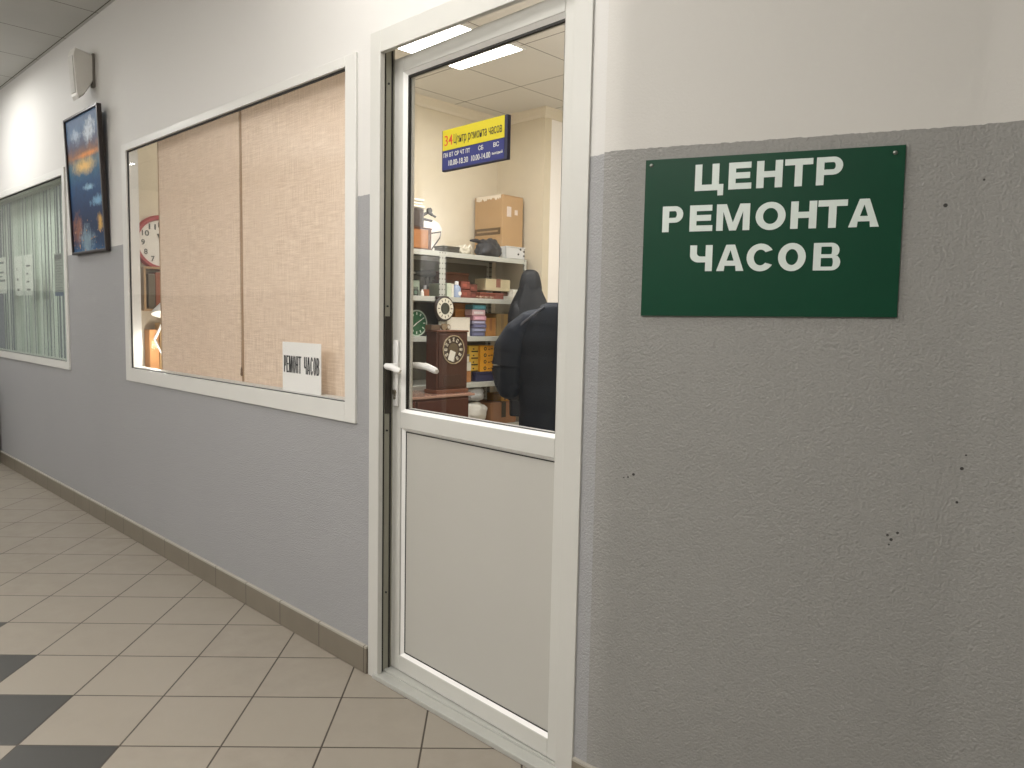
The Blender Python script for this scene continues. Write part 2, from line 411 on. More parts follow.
mb = MB(); mb.add(b); st(mb.build('wall_right', wall_paint('wall_paint_right', (208, 205, 199), (148, 147, 143), 1.719, spots), smooth=True, ang=18))

# other sides of the corridor
mb = MB(); mb.box(GX0, GX1, -3.35, -3.2, 0, H+.03); st(mb.build('wall_opposite', MAT_WALL))
mb = MB(); mb.box(GX0-.1, GX0, -3.3, .055, 0, H+.03); st(mb.build('wall_far_end', MAT_WALL))
mb = MB(); mb.box(GX1, GX1+.1, -3.3, 1.6, 0, H+.03); st(mb.build('wall_near_end', MAT_WALL))
dd = structure('door_2', (-3.6, -3.2, 0))
m = MB(); m.box(-4.05, -3.98, -3.2, -3.17, 0, 2.15, .004); m.box(-3.22, -3.15, -3.2, -3.17, 0, 2.15, .004); m.box(-4.05, -3.15, -3.2, -3.17, 2.08, 2.15, .004); m.build('frame', WH, dd)
m = MB(); m.box(-3.98, -3.22, -3.2, -3.18, .02, 2.08, .003); m.build('leaf', M((150, 130, 108), .5), dd)

SHOPW = M((214, 204, 182), .8, var=.05, scale=14, bump=.2, name='beige_wallpaper')
mb = MB(); mb.box(-2.58, -2.5, .055, 3.16, 0, H); st(mb.build('wall_shop_left', SHOPW))
mb = MB(); mb.box(-2.58, -1.965, 3.08, 3.16, 0, H); st(mb.build('wall_shop_back', SHOPW))
mb = MB(); mb.box(-2.045, -1.965, 3.16, 4.1, 0, H); st(mb.build('wall_shop_niche', M((246, 243, 240), .5, var=.02)))
mb = MB(); mb.box(-2.045, 1.0, 4.1, 4.18, 0, H); st(mb.build('wall_shop_rear', SHOPW))
mb = MB(); mb.box(.94, 1.0, .14, 4.1, 0, H); st(mb.build('wall_shop_right', SHOPW))
mb = MB()
prof = [(0, 0), (.055, 0), (.05, -.018), (.02, -.05), (.012, -.07), (0, -.07)]
ring = lambda fx: [fx(a, c) for a, c in prof]
mb.loft([ring(lambda a, c: (-2.5+a, .1, 2.985+c)), ring(lambda a, c: (-2.5+a, 3.08-a, 2.985+c)), ring(lambda a, c: (-1.965+a, 3.08-a, 2.985+c)), ring(lambda a, c: (-1.965+a, 4.1, 2.985+c))])
st(mb.build('trim_1', M((222, 214, 196), .6, var=.03)))
mb = MB(); mb.box(-9, -2.6, 3.0, 3.08, 0, H); st(mb.build('wall_next_room', M((150, 166, 150), .7)))

SK = tile_skirting()
mb = MB(); mb.box(GX0, -.004, -.012, 0.002, 0, .103, .003); st(mb.build('baseboard_left', SK))
b = bmesh.new()
bp = [Vector((.958, 0, 0))]+path
o_ = []
for i, p in enumerate(bp):
    d = (bp[min(i+1, len(bp)-1)]-bp[max(i-1, 0)]).normalized(); o_.append(p+Vector((d.y, -d.x, 0))*.012)
for i in range(len(bp)-1):
    a0, a1, c0, c1 = o_[i], o_[i+1], bp[i], bp[i+1]; zt = Vector((0, 0, .1))
    vs = [b.verts.new(q) for q in (a0, a1, a1+zt, a0+zt, c1+zt, c0+zt)]
    b.faces.new((vs[0], vs[1], vs[2], vs[3])); b.faces.new((vs[3], vs[2], vs[4], vs[5]))
bmesh.ops.remove_doubles(b, verts=b.verts[:], dist=1e-5); mb = MB(); mb.add(b); st(mb.build('baseboard_right', SK))

# ------------------------------------------------------------------ windows
def window(name, op, outer, glass_mat, y_g=.004):
    x0, x1, z0, z1 = op; a0, a1, c0, c1 = outer
    w = structure(name, ((x0+x1)/2, 0, z0))
    m = MB()
    for r in ((a0, x0, c0, c1), (x1, a1, c0, c1), (x0, x1, c0, z0), (x0, x1, z1, c1)):
        m.box(r[0], r[1], -.010, .004, r[2], r[3], .002)
    m.build('frame', WH, w)
    m = MB(); e = .008                                   # white lining of the opening behind the pane
    for r in ((x0, x0+e, z0, z1), (x1-e, x1, z0, z1), (x0+e, x1-e, z0, z0+e)):
        m.box(r[0], r[1], y_g+.003, .054, r[2], r[3], .001)
    m.build('window_lining', WH, w)
    m = MB(); q = .007
    for r in ((x0, x0+q, z0, z1), (x1-q*.3, x1, z0, z1), (x0+q, x1-q*.3, z0, z0+q*.3), (x0+q, x1-q*.3, z1-q, z1)):
        m.box(r[0], r[1], y_g-.003, y_g+.003, r[2], r[3])
    m.build('gasket', DARKGAP, w)
    m = MB(); m.box(x0+q, x1-q*.3, y_g-.002, y_g+.002, z0+q*.3, z1-q); m.build('pane', glass_mat, w)
    m = MB(); m.box(x0, x1, -.0105, -.002, z0-.004, z0, .001); m.build('sill_bead', M((232, 231, 226), .25, var=.02, scale=4), w)
    return w
window('window_1', W1, (-2.325, -.079, .908, 2.203), glass('window_glass', (1, 1, 1), 1.0))
window('window_2', W2, (-5.68, -3.345, .903, 2.215), glass('greenish_glass', (.955, .985, .96), 1.0))

# woven blinds behind window 1
FAB = fabric_weave()
def blind(name, x0, x1, label):
    o = thing(name, label, 'blind', ((x0+x1)/2, .064, .93))
    m = MB(); n = 40; b = bmesh.new(); rows = 18
    vs = []
    for i in range(n+1):
        u = i/n; x = x0+(x1-x0)*u
        vs.append([b.verts.new((x, .064+.0022*math.sin(u*17+1)*(.3+.7*(1-j/rows))+.0015*math.sin(u*5), .925+(2.215-.925)*j/rows)) for j in range(rows+1)])
    for i in range(n):
        for j in range(rows): b.faces.new((vs[i][j], vs[i+1][j], vs[i+1][j+1], vs[i][j+1]))
    m.add(b); m.build('fabric', FAB, o, smooth=True)
    m = MB(); m.box(x0, x1, .056, .074, 2.215, 2.24, .004); m.build('top_rail', WH, o)
    m = MB(); m.box(x0, x1, .060, .070, .905, .925, .003); m.build('bottom_bar', M((176, 140, 108), .6), o)
    for xx in (x0+.004, x1-.004):
        m = MB(); m.box(xx-.002, xx+.002, .0615, .067, .925, 2.215); m.build('hem', M((176, 150, 122), .8), o)
    return o
blind('woven_blind', -2.005, -1.078, 'left beige woven blind behind the big window, beside the red clock')
blind('woven_blind', -1.074, -.09, 'right beige woven blind panel behind the big window, with the paper notice before it')
# pull cord at the seam of the two blinds
o = thing('blind_cord', 'thin brown pull cord hanging at the seam between the two woven blinds', 'cord', (-1.076, .058, 1.0))
m = MB(); m.tube([(-1.076, .058, 2.2), (-1.0755, .0575, 1.8), (-1.077, .058, 1.4), (-1.076, .0575, 1.05)], .0014, 8); m.build('string', M((150, 122, 94), .8), o, smooth=True)
m = MB(); m.lathe((-1.076, .0575, 1.012), (0, 0, 1), [(0, .003), (.004, .0055), (.03, .0045), (.04, .002)], 12); m.build('toggle', M((116, 92, 70), .5), o, smooth=True)

# paper notice on the glass
PAPER = M((240, 239, 235), .75, var=.03, scale=12)
o = thing('paper_notice', 'white sheet reading РЕМОНТ ЧАСОВ taped inside the big window', 'notice', (-.48, .035, .985))
m = MB(); m.box(-.622, -.333, .0092, .0102, .988, 1.185); m.build('sheet', PAPER, o)
word = 'РЕМОНТ ЧАСОВ'; items = []; x = 0
wd = {'Р': .8, 'Е': .78, 'М': 1.25, 'О': .9, 'Н': .9, 'Т': .9, 'Ч': .9, 'А': 1.0, 'С': .9, 'В': .9, ' ': .75}
tot = sum(wd[c]+.12 for c in word); k = .268/tot
for c in word:
    if c != ' ': items.append((c, x, x+wd[c]*k, 0))
    x += (wd[c]+.12)*k
mb = bold_word(items, .068, .0072)
bmesh.ops.transform(mb.bm, matrix=frame((-.610, .0086, 1.062), (1, 0, 0)), verts=mb.bm.verts[:]); mb.build('lettering', M((28, 28, 30), .6), o)

# vertical blinds and papers of window 2
o = thing('vertical_blind', 'pale green vertical slat blind behind the far left window', 'blind', (-4.5, .11, .9))
SL = [M((222, 228, 220), .7, var=.03), M((208, 216, 206), .7, var=.03), M((228, 232, 226), .7, var=.03)]
m = MB(); m.box(-5.6, -3.4, .09, .13, 2.18, 2.215, .004); m.build('head_rail', WH, o)
x = -5.58; k = 0; rnd = random.Random(3)
while x < -3.43:
    near = (x+5.6)/2.2; ang = math.radians(rnd.uniform(-10, 2) if near < .68 else rnd.uniform(-11, -8.5)); hw = .040
    cx, cy = math.cos(ang)*hw, math.sin(ang)*hw
    m = MB(); b = bmesh.new(); R = []
    for z in (.93, 2.18):
        R.append([b.verts.new((x-cx+2*cx*t, .125-cy+2*cy*t+.004*math.sin(PI*t), z)) for t in (0, .25, .5, .75, 1)])
    for j in range(4): b.faces.new((R[0][j], R[0][j+1], R[1][j+1], R[1][j]))
    m.add(b); m.build('slat', SL[k % 3], o, smooth=True); x += .079+rnd.uniform(-.008, .012); k += 1
INK = M((108, 108, 112), .7)
def sheet(label, x0, x1, z0, z1, mat, bars, head=None):
    o = thing('paper_sheet', label, 'paper', ((x0+x1)/2, .036, z0))
    m = MB(); m.box(x0, x1, .0092, .0102, z0, z1); m.build('sheet', mat, o)
    for (u0, u1, v0, v1) in bars:
        m = MB(); m.box(x0+(x1-x0)*u0, x0+(x1-x0)*u1, .0080, .0088, z0+(z1-z0)*v0, z0+(z1-z0)*v1); m.build('printed_line', INK, o)
    if head:
        m = MB(); m.box(x0, x1, .0080, .0088, z0, z0+(z1-z0)*.09); m.build('footer_band', head, o)
lines = lambda n, a=.12, bb=.88: [(a, bb-.12*(i % 3), .12+.78*i/n, .12+.78*i/n+.35/n*.5) for i in range(n)]
sheet('white sheet with bold dark lines, leftmost of the papers on the far left window', -5.21, -4.96, 1.42, 1.71, PAPER, [(.2, .75, .82, .88), (.2, .7, .56, .61), (.2, .5, .45, .49), (.2, .85, .33, .39)])
sheet('plain white sheet second from the left on the far left window', -4.70, -4.49, 1.40, 1.70, PAPER, lines(3, .3, .6))
sheet('plain white sheet third from the left, close to its neighbour, on the far left window', -4.42, -4.21, 1.40, 1.70, PAPER, lines(4, .25, .7))
sheet('grey printed sheet with a blue footer, rightmost on the far left window', -3.675, -3.49, 1.39, 1.675, M((150, 156, 150), .7, var=.1, scale=40), lines(12, .08, .95)+[(.1, .9, .86, .97)], M((96, 108, 140), .6))
# things standing in the next room, seen dimly between the slats
o = thing('office_chair', 'dark office chair seen dimly behind the far left blind', 'chair', (-4.75, .9, 0))
DK = M((44, 50, 46), .6)
m = MB(); m.box(-5.0, -4.5, .7, 1.15, .44, .52, .03); m.build('seat', DK, o)
m = MB(); m.box(-5.0, -4.5, 1.12, 1.19, .62, 1.28, .03); m.build('backrest', DK, o)
m = MB(); m.cyl((-4.75, .9, .08), (0, 0, 1), .03, .37, 12); m.build('column', METAL, o)
m = MB()
for q in range(5): m.tube([(-4.75, .9, .08), (-4.75+.28*math.cos(q*1.2566), .9+.28*math.sin(q*1.2566), .03)], .018, 8)
m.build('base', DK, o)

# ------------------------------------------------------------------ door 1
d1 = structure('door_1', (.47, 0, 0))
m = MB()
m.box(0.0, .057, -.006, .014, 0, 2.245, .002); m.box(.893, .955, -.006, .014, 0, 2.245, .002); m.box(.057, .893, -.006, .014, 2.172, 2.245, .002)
m.build('frame', WH_D, d1)
m = MB()   # inner rebate, set back behind the flange
m.box(.036, .05, .014, .062, .02, 2.2, .002); m.box(.915, .93, .014, .062, .02, 2.2, .002); m.box(.036, .93, .014, .03, 2.205, 2.232, .002)
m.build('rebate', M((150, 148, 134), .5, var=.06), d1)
m = MB(); m.box(.0505, .0525, .016, .022, .02, 2.19); m.box(.0505, .0525, .046, .052, .02, 2.19); m.build('rebate_seal', DARKGAP, d1)
m = MB(); m.box(.0502, .0535, .026, .050, .955, 1.295, .001); m.build('strike_plate', M((54, 48, 40), .5), d1)
m = MB()
for z in (1.33, .895, .31, 2.08): m.cyl((.0505, .034, z), (1, 0, 0), .0035, .003, 10)
m.build('screw', M((40, 40, 40), .4), d1)
m = MB(); m.box(.036, .93, -.014, .03, 0, .018, .003); m.box(.036, .93, .03, .085, 0, .026, .003); m.box(.05, .92, .026, .033, .018, .024)
m.build('threshold', M((184, 184, 178), .4, metal=.2), d1)
# leaf, ajar by two degrees: local (u from hinge, depth, z)
TH = math.radians(2.0); HX, HY = .905, .03
Lv = Vector((-math.cos(TH), math.sin(TH), 0)); Nv = Vector((math.sin(TH), math.cos(TH), 0))
TL = Matrix(((Lv.x, Nv.x, 0, HX), (Lv.y, Nv.y, 0, HY), (0, 0, 1, 0), (0, 0, 0, 1)))
U0, U1, ZB, ZT = .004, .860, .028, 2.166
G0, G1, GZ0, GZ1 = .086, .796, .974, 2.104
P0, P1, PZ0, PZ1 = .083, .789, .096, .896
def lbox(m, u0, u1, e0, e1, z0, z1, bev=.003): m.box(u0, u1, e0, e1, z0, z1, bev, T=TL)
def flip(m): bmesh.ops.recalc_face_normals(m.bm, faces=m.bm.faces[:])
leaf = structure('leaf'); leaf.parent = d1
leaf.location = (0, 0, 0)
del leaf['kind']
m = MB()
lbox(m, U0, G0-.011, 0, .045, ZB, ZT); lbox(m, G1+.011, U1, 0, .045, ZB, ZT)
lbox(m, G0-.011, G1+.011, 0, .045, GZ1+.011, ZT); lbox(m, G0-.011, G1+.011, 0, .045, PZ1+.011, GZ0-.011, .002); lbox(m, G0-.011, G1+.011, 0, .045, ZB, PZ0-.011)
flip(m); m.build('leaf_frame', WH_D, leaf)
def bead(m, u0, u1, z0, z1, w, e0, e1):
    # sloped glazing bead, mitred
    o4 = [(u0-w, z0-w), (u1+w, z0-w), (u1+w, z1+w), (u0-w, z1+w)]; i4 = [(u0, z0), (u1, z0), (u1, z1), (u0, z1)]
    b = bmesh.new(); A = [b.verts.new((u, e0, z)) for u, z in o4]; B = [b.verts.new((u, e1, z)) for u, z in i4]; C = [b.verts.new((u, e1+.01, z)) for u, z in o4]
    for i in range(4):
        k = (i+1) % 4; b.faces.new((A[i], A[k], B[k], B[i])); b.faces.new((B[i], B[k], C[k], C[i]))
    bmesh.ops.recalc_face_normals(b, faces=b.faces[:]); m.add(b, TL)
m = MB(); bead(m, G0, G1, GZ0, GZ1, .011, .001, .013); bead(m, P0, P1, PZ0, PZ1, .011, .001, .012); m.build('glazing_bead', M((246, 245, 242), .3, var=.01, scale=4), leaf)  # whiter than the profile: the bead highlight is put into the colour
m = MB()
for r in ((G0, G0+.001, GZ0, GZ1), (G1-.006, G1, GZ0, GZ1), (G0, G1, GZ0, GZ0+.002), (G0, G1, GZ1-.007, GZ1)): lbox(m, r[0], r[1], .013, .022, r[2], r[3], 0)
for r in ((P1-.003, P1, PZ0, PZ1), (P0, P1, PZ0, PZ0+.003), (P0, P1, PZ1-.003, PZ1)): lbox(m, r[0], r[1], .010, .013, r[2], r[3], 0)
m.build('gasket', DARKGAP, leaf)
m = MB(); lbox(m, G0, G1, .021, .025, GZ0, GZ1, 0); m.build('pane', glass('door_glass', (1, 1, 1), .9), leaf)
m = MB()
for r in ((G0-.011, G0, GZ0-.011, GZ1+.011), (G1, G1+.004, GZ0, GZ1)): lbox(m, r[0], r[1], .0255, .043, r[2], r[3], .002)
lbox(m, G1-.006, G1, .0255, .036, GZ0, GZ1, .003); lbox(m, G0, G0+.006, .0255, .036, GZ0, GZ1, .003); lbox(m, G0, G1, .0255, .034, GZ1-.006, GZ1, .003); lbox(m, G0, G1, .0255, .034, GZ0, GZ0+.003, .001)
flip(m); m.build('inner_bead', WH_D, leaf)
m = MB(); lbox(m, P0-.01, P1+.01, .012, .05, PZ0-.01, PZ1+.01, 0); m.build('door_panel', WH_PANEL, leaf)
# handles: plate, neck and lever each side, lock cylinder
HW = M((222, 221, 218), .3, var=.02)
def handle(sgn, e):
    h = bpy.data.objects.new('door_handle', None); COL.objects.link(h); h.parent = leaf; h.empty_display_size = .05
    uc = .830; zc = 1.124; kx = .62 if sgn < 0 else 1.0; kd = .95 if sgn < 0 else .55
    m = MB(); a, bq = sorted((e, e+sgn*.009)); m.box(uc-.014, uc+.014, a, bq, .982, 1.213, .004, T=TL); flip(m); m.build('back_plate', HW, h, smooth=True)
    m = MB(); pts = [(uc-a_*kx, e+sgn*(.006+d_*kd), zc-b_) for a_, d_, b_ in ((0, 0, 0), (0, .032, 0), (.006, .043, 0), (.022, .047, 0), (.07, .046, .002), (.118, .044, .012), (.13, .041, .015))]
    m.tube([TL @ Vector(p) for p in pts], [.0095, .0095, .0105, .0115, .012, .0115, .008], 14); m.build('lever', HW, h, smooth=True)
    m = MB(); c = TL @ Vector((uc, e+sgn*.009, 1.032)); m.cyl(c, Nv*sgn, .0085, .006, 16); b0 = TL @ Vector((uc, e+sgn*.009, 1.02)); m.box(uc-.005, uc+.005, min(e, e+sgn*.014), max(e, e+sgn*.014), 1.006, 1.03, .003, T=TL); flip(m)
    m.build('lock_cylinder', M((128, 122, 108), .35, metal=.7), h, smooth=True)
handle(-1, 0); handle(1, .045)

# hanging opening-hours sign, stuck inside the glass
o = thing('hours_sign', 'yellow and blue opening hours sign hung inside the door glass', 'sign', (.45, .08, 1.76))
SF = frame((.300, .061, 1.762), (.9994, -.0349, 0))
m = MB(); m.box(0, .304, 0, .128, -.014, 0, .001, T=SF); m.build('board', M((34, 34, 60), .45), o)
m = MB(); m.box(.004, .292, .064, .128, 0, .0008, T=SF); m.build('yellow_panel', M((206, 190, 22), .4, var=.03), o)
m = MB(); m.box(.004, .292, .004, .062, 0, .0008, T=SF); m.build('blue_panel', M((32, 38, 108), .4, var=.03), o)
def sgn(txt, x, y, w, h, bold, mat, label=None):
    m = MB(); me = text_mesh(txt, x, y, w, h, bold); m.mesh(me, SF @ Matrix.Translation((0, 0, .0013))); q = m.build('lettering', mat, o)
    if label: q['label'] = label
RED = M((206, 70, 40), .5); BLK = M((38, 36, 34), .5); CRM = M((224, 224, 210), .5)
sgn('34', .014, .078, .040, .032, .004, RED, 'red number 34')
sgn('Центр ремонта часов', .060, .073, .222, .036, 0, BLK)
for w_, x_, l_ in (('ПН', .010, .021), ('ВТ', .039, .019), ('СР', .065, .020), ('ЧТ', .092, .020), ('ПТ', .119, .020), ('СБ', .178, .022), ('ВС', .246, .024)): sgn(w_, x_, .042, l_, .0135, .004, CRM)
sgn('10.00-18.30', .036, .014, .094, .017, 0, CRM); sgn('10.00-14.00', .146, .014, .086, .017, 0, CRM); sgn('выходной', .240, .0185, .046, .0105, 0, CRM)

# ------------------------------------------------------------------ green sign
o = thing('shop_sign', 'green sign with white Cyrillic letters on the grey wall right of the door', 'sign', rw(.37, 1.31))
GF = frame(rw(0, 0, .001), DR)
m = MB(); b = bmesh.new(); q = [(.083, 1.309), (.655, 1.3145), (.652, 1.6865), (.083, 1.6885)]
A = [b.verts.new((x, y, 0)) for x, y in q]; B = [b.verts.new((x, y, .005)) for x, y in q]; b.faces.new(B); b.faces.new(A[::-1])
for i in range(4): b.faces.new((A[i], A[(i+1) % 4], B[(i+1) % 4], B[i]))
m.add(b, GF); m.build('board', sign_green(), o)
LT = M((216, 226, 220), .35, var=.02)
for wrd, xs, y0 in (('ЦЕНТР', [(.204, .2705), (.282, .334), (.345, .402), (.4065, .4665), (.474, .529)], 1.6085),
                    ('РЕМОНТА', [(.129, .179), (.195, .249), (.258, .334), (.347, .413), (.424, .4795), (.482, .543), (.546, .608)], 1.513),
                    ('ЧАСОВ', [(.199, .252), (.262, .325), (.331, .393), (.401, .461), (.477, .534)], 1.418)):
    mb = bold_word([(c, a, bb, y0) for c, (a, bb) in zip(wrd, xs)], .0618, .0162)
    bmesh.ops.transform(mb.bm, matrix=GF @ Matrix.Translation((0, 0, .0056)), verts=mb.bm.verts[:]); mb.build('lettering', LT, o)
for s_, z_ in ((.097, 1.675), (.632, 1.671)):
    m = MB(); p = rw(s_, z_, .006); m.lathe(p, NR, [(0, .0048), (.0012, .0045), (.0022, .002), (.0023, .0001)], 14); m.build('screw', M((120, 124, 116), .35, metal=.7), o, smooth=True)

# ------------------------------------------------------------------ picture and speaker on the corridor wall
o = thing('framed_picture', 'tall seascape picture in a dark frame leaning from the corridor wall', 'picture', (-2.83, -.02, 1.64))
tilt = math.atan2(.03, .82)
PF = Matrix.Translation((-3.15, -.004, 1.642)) @ Matrix.Rotation(tilt, 4, 'X')
m = MB(); pw, ph, fw_, fd = .612, .822, .015, .027
for r in ((0, fw_, 0, ph), (pw-fw_, pw, 0, ph), (fw_, pw-fw_, 0, fw_), (fw_, pw-fw_, ph-fw_, ph)): m.box(r[0], r[1], -fd, 0, r[2], r[3], .003, T=PF)
m.build('picture_frame', wood((34, 27, 25), (46, 35, 31)), o)
m = MB(); m.box(fw_, pw-fw_, -.016, -.006, fw_, ph-fw_, T=PF); m.build('canvas', seascape(), o)

o = thing('wall_speaker', 'white wedge loudspeaker high on the corridor wall above the picture', 'speaker', (-2.795, -.02, 2.505))
SP = M((216, 213, 206), .5, var=.03); 
m = MB()
sec = lambda x, k: [(x, -.012, 2.625+k), (x, -.012, 2.780-k), (x, -.06, 2.790-k), (x, -.100, 2.800-k), (x, -.112, 2.770-k), (x, -.098, 2.535+k), (x, -.088, 2.515+k), (x, -.06, 2.540+k)]
m.loft([sec(-2.843, .012), sec(-2.831, 0), sec(-2.747, 0), sec(-2.735, .012)]); m.build('cabinet', SP, o)
m = MB(); m.loft([[(-2.825, -.1155, 2.755), (-2.753, -.1155, 2.755), (-2.753, -.1035, 2.550), (-2.825, -.1035, 2.550)], [(-2.825, -.108, 2.755), (-2.753, -.108, 2.755), (-2.753, -.096, 2.550), (-2.825, -.096, 2.550)]]); m.build('grille', M((206, 204, 198), .7, bump=.4, scale=60), o)
m = MB(); m.box(-2.775, -2.730, -.014, 0, 2.595, 2.785, .003); m.build('wall_bracket', M((110, 104, 96), .5), o)

# dark bin at the far end
o = thing('litter_bin', 'dark narrow litter bin standing against the wall at the left edge', 'bin', (-5.41, -.16, 0))
m = MB(); rr = lambda z, k: [(-5.41+sx*(.15+k), -.16+sy*(.13+k), z) for sx, sy in ((-1, -1), (1, -1), (1, 1), (-1, 1))]
m.loft([rr(0, -.02), rr(.02, 0), rr(.6, .012), rr(.62, .012)]); m.build('body', M((40, 40, 38), .5), o)
m = MB(); m.loft([rr(.62, .018), rr(.65, .016), rr(.70, -.03)]); m.build('lid', M((30, 30, 30), .4), o)

# ================================================================== SHOP INTERIOR
# ceiling lamp panel
o = thing('ceiling_lamp', 'square shop ceiling lamp with two bright bars above the door glass', 'lamp', (-1.43, 1.66, 2.97))
m = MB(); LX0, LX1, LY0, LY1 = -1.76, -1.16, 1.372, 1.992
for r in ((LX0, LX1, LY0, LY0+.02), (LX0, LX1, LY1-.02, LY1), (LX0, LX0+.02, LY0+.02, LY1-.02), (LX1-.02, LX1, LY0+.02, LY1-.02)): m.box(r[0], r[1], r[2], r[3], 2.97, 2.985, .002)
m.build('lamp_frame', WH, o)
for ya, yb in ((1.40, 1.60), (1.848, 1.968)):
    m = MB(); m.box(LX0+.012, LX1-.012, ya, yb, 2.968, 2.978, .003); m.build('diffuser', emissive((255, 250, 240), 14), o)
m = MB(); m.box(LX0+.012, LX1-.012, 1.38, 1.985, 2.978, 2.982); m.build('reflector_tray', M((210, 208, 200), .4, var=.02), o)

# shelving along the left wall, its open side facing +x
SHM = M((186, 188, 180), .45, var=.06); XF = -2.05; XB = -2.485; YA, YP, YE = 1.0, 2.088, 2.985
shelfz = {'1': 1.777, '2': 1.449, '3': 1.156, '4': .80, '5': .45, '6': .10}
o = thing('shelving_unit', 'grey perforated metal shelving along the shop side wall', 'shelving', (-2.27, 2.1, 0))
for k, z in shelfz.items():
    for ya, yb in ((YA, YP), (YP, YE)):
        m = MB(); m.box(XB, XF-.003, ya+.002, yb-.002, z-.006, z, 0); m.box(XF-.006, XF, ya+.002, yb-.002, z-.036, z, .001); m.box(XB, XB+.004, ya+.002, yb-.002, z-.034, z, 0)
        m.build('shelf', SHM, o)
def post_mat():
    t = NT('perforated_post'); p = t.pos(); x, y, z = t.sep(p)
    fz = t.math('FRACT', t.math('DIVIDE', z, .038)); dz = t.math('MULTIPLY', t.math('SUBTRACT', fz, .5), .038)
    fy = t.math('FRACT', t.math('DIVIDE', t.math('SUBTRACT', y, .0), .025)); dy = t.math('MULTIPLY', t.math('SUBTRACT', fy, .5), .025)
    r = t.math('SQRT', t.math('ADD', t.math('MULTIPLY', dz, dz), t.math('MULTIPLY', dy, dy)))
    t.bsdf(t.mix(t.math('LESS_THAN', r, .0048), t.mix(t.noise(20, 2, .5, p), lin((190, 192, 184)), lin((168, 170, 162))), lin((60, 60, 56))), .45); return t.m
PM = post_mat()
for x in (XF, XB):
    for y in (YA, YP, YE):
        m = MB(); s_ = 1 if x == XB else -1
        m.box(min(x, x+s_*.003)+(.003 if x == XF else 0), max(x, x+s_*.003)+(.003 if x == XF else 0), y-.028, y+.028 if y < YE else y, 0, 1.776, 0); m.box(min(x, x+s_*.035), max(x, x+s_*.035), y-.0015, y+.0015, 0, 1.77, 0); m.build('post', PM, o)
m = MB()
for z0 in (1.2, ): m.box(-2.4885, -2.4855, YA, YE, .1, 1.76)
m.build('back_panel', M((110, 108, 98), .6), o)

def carton(label, x0, x1, y0, y1, z0, z1, col, tape=None, cat='box', name='cardboard_box', group=None, mark=None, flaps=True, lid=None):
    """small closed carton seen from +x: body, seam tape, printed patch, lid or flaps"""
    o = thing(name, label, cat, ((x0+x1)/2, (y0+y1)/2, z0), group)
    hh = z1-z0
    zt = z1-(hh*.28 if lid else 0)
    m = MB(); m.box(x0, x1, y0, y1, z0, zt, min(.004, .1*hh)); m.build('body', M(col, .75, var=.1, scale=18), o)
    if lid:
        m = MB(); m.box(x0-.003, x1+.003, y0-.003, y1+.003, zt, z1, min(.003, .1*hh)); m.build('lid', M(lid, .7, var=.08), o)
    elif flaps:
        m = MB(); ym = (y0+y1)/2
        m.box(x0, x1, y0+.002, ym-.001, z1, z1+.002); m.box(x0, x1, ym+.001, y1-.002, z1, z1+.002); m.build('flap', M(tuple(int(v*.93) for v in col), .75), o)
    if tape:
        m = MB(); ym = (y0+y1)/2; w = min(.025, (y1-y0)*.12)
        m.box(x1-.001, x1+.0008, ym-w, ym+w, z0+(z1-z0)*.3, zt-.001); m.box(x0+.01, x1+.0008, ym-w, ym+w, z1+.0021 if flaps and not lid else z1+.0003, z1+.003); m.build('tape', M(tape, .4), o)
    if mark:
        u0, u1, v0, v1, mc = mark
        m = MB(); m.box(x1-.0005, x1+.001, y0+(y1-y0)*u0, y0+(y1-y0)*u1, z0+(z1-z0)*v0, z0+(z1-z0)*v1); m.build('printed_patch', M(mc, .6, var=.2, scale=90), o)
    return o

Z1, Z2, Z3, Z4, Z5 = (shelfz[k]+.0005 for k in '12345')
# --- top deck
o = thing('cardboard_box', 'large brown cardboard box on top of the shelving in the corner', 'box', (-2.31, 2.94, Z1))
KR = (180, 148, 108)
bx0, bx1, by0, by1, bz1 = -2.475, -2.15, 2.80, 3.04, 2.285
m = MB(); m.box(bx0, bx1, by0, by1, Z1, bz1, .006); m.build('body', M(KR, .8, var=.1, scale=8), o)
for xa, xb in ((bx0, (bx0+bx1)/2-.002), ((bx0+bx1)/2+.002, bx1)):
    m = MB(); m.box(xa, xb, by0+.004, by1-.004, bz1, bz1+.004); m.build('flap', M((176, 136, 90), .8, var=.1), o)
rnd = random.Random(5); b = bmesh.new(); top_ = []; bot_ = []
for i in range(25):
    x = bx0+.02+(bx1-bx0-.04)*i/24; top_.append(b.verts.new((x, by0-.0015, bz1+.006))); bot_.append(b.verts.new((x, by0-.0015, bz1-.012-rnd.random()*.026)))
for i in range(24): b.faces.new((bot_[i], bot_[i+1], top_[i+1], top_[i]))
m = MB(); m.add(b); m.build('torn_edge', M((226, 214, 196), .8), o)
m = MB(); m.box(bx0+.004, bx1-.02, by0-.0012, by0, 1.975, 2.03); m.build('dark_band', M((104, 84, 60), .7), o)
m = MB(); m.box(bx0+.03, bx1-.05, by0-.002, by0-.0012, 1.996, 2.01); m.build('band_print', M((160, 134, 100), .7, var=.3, scale=120), o)
for a_, b_, c_, d_ in ((.05, .10, 2.12, 2.20), (.14, .175, 2.14, 2.18)):
    m = MB(); m.box(bx1, bx1+.001, by0+a_, by0+b_, c_, d_); m.build('sticker', M((214, 200, 190), .6, var=.15, scale=60), o)

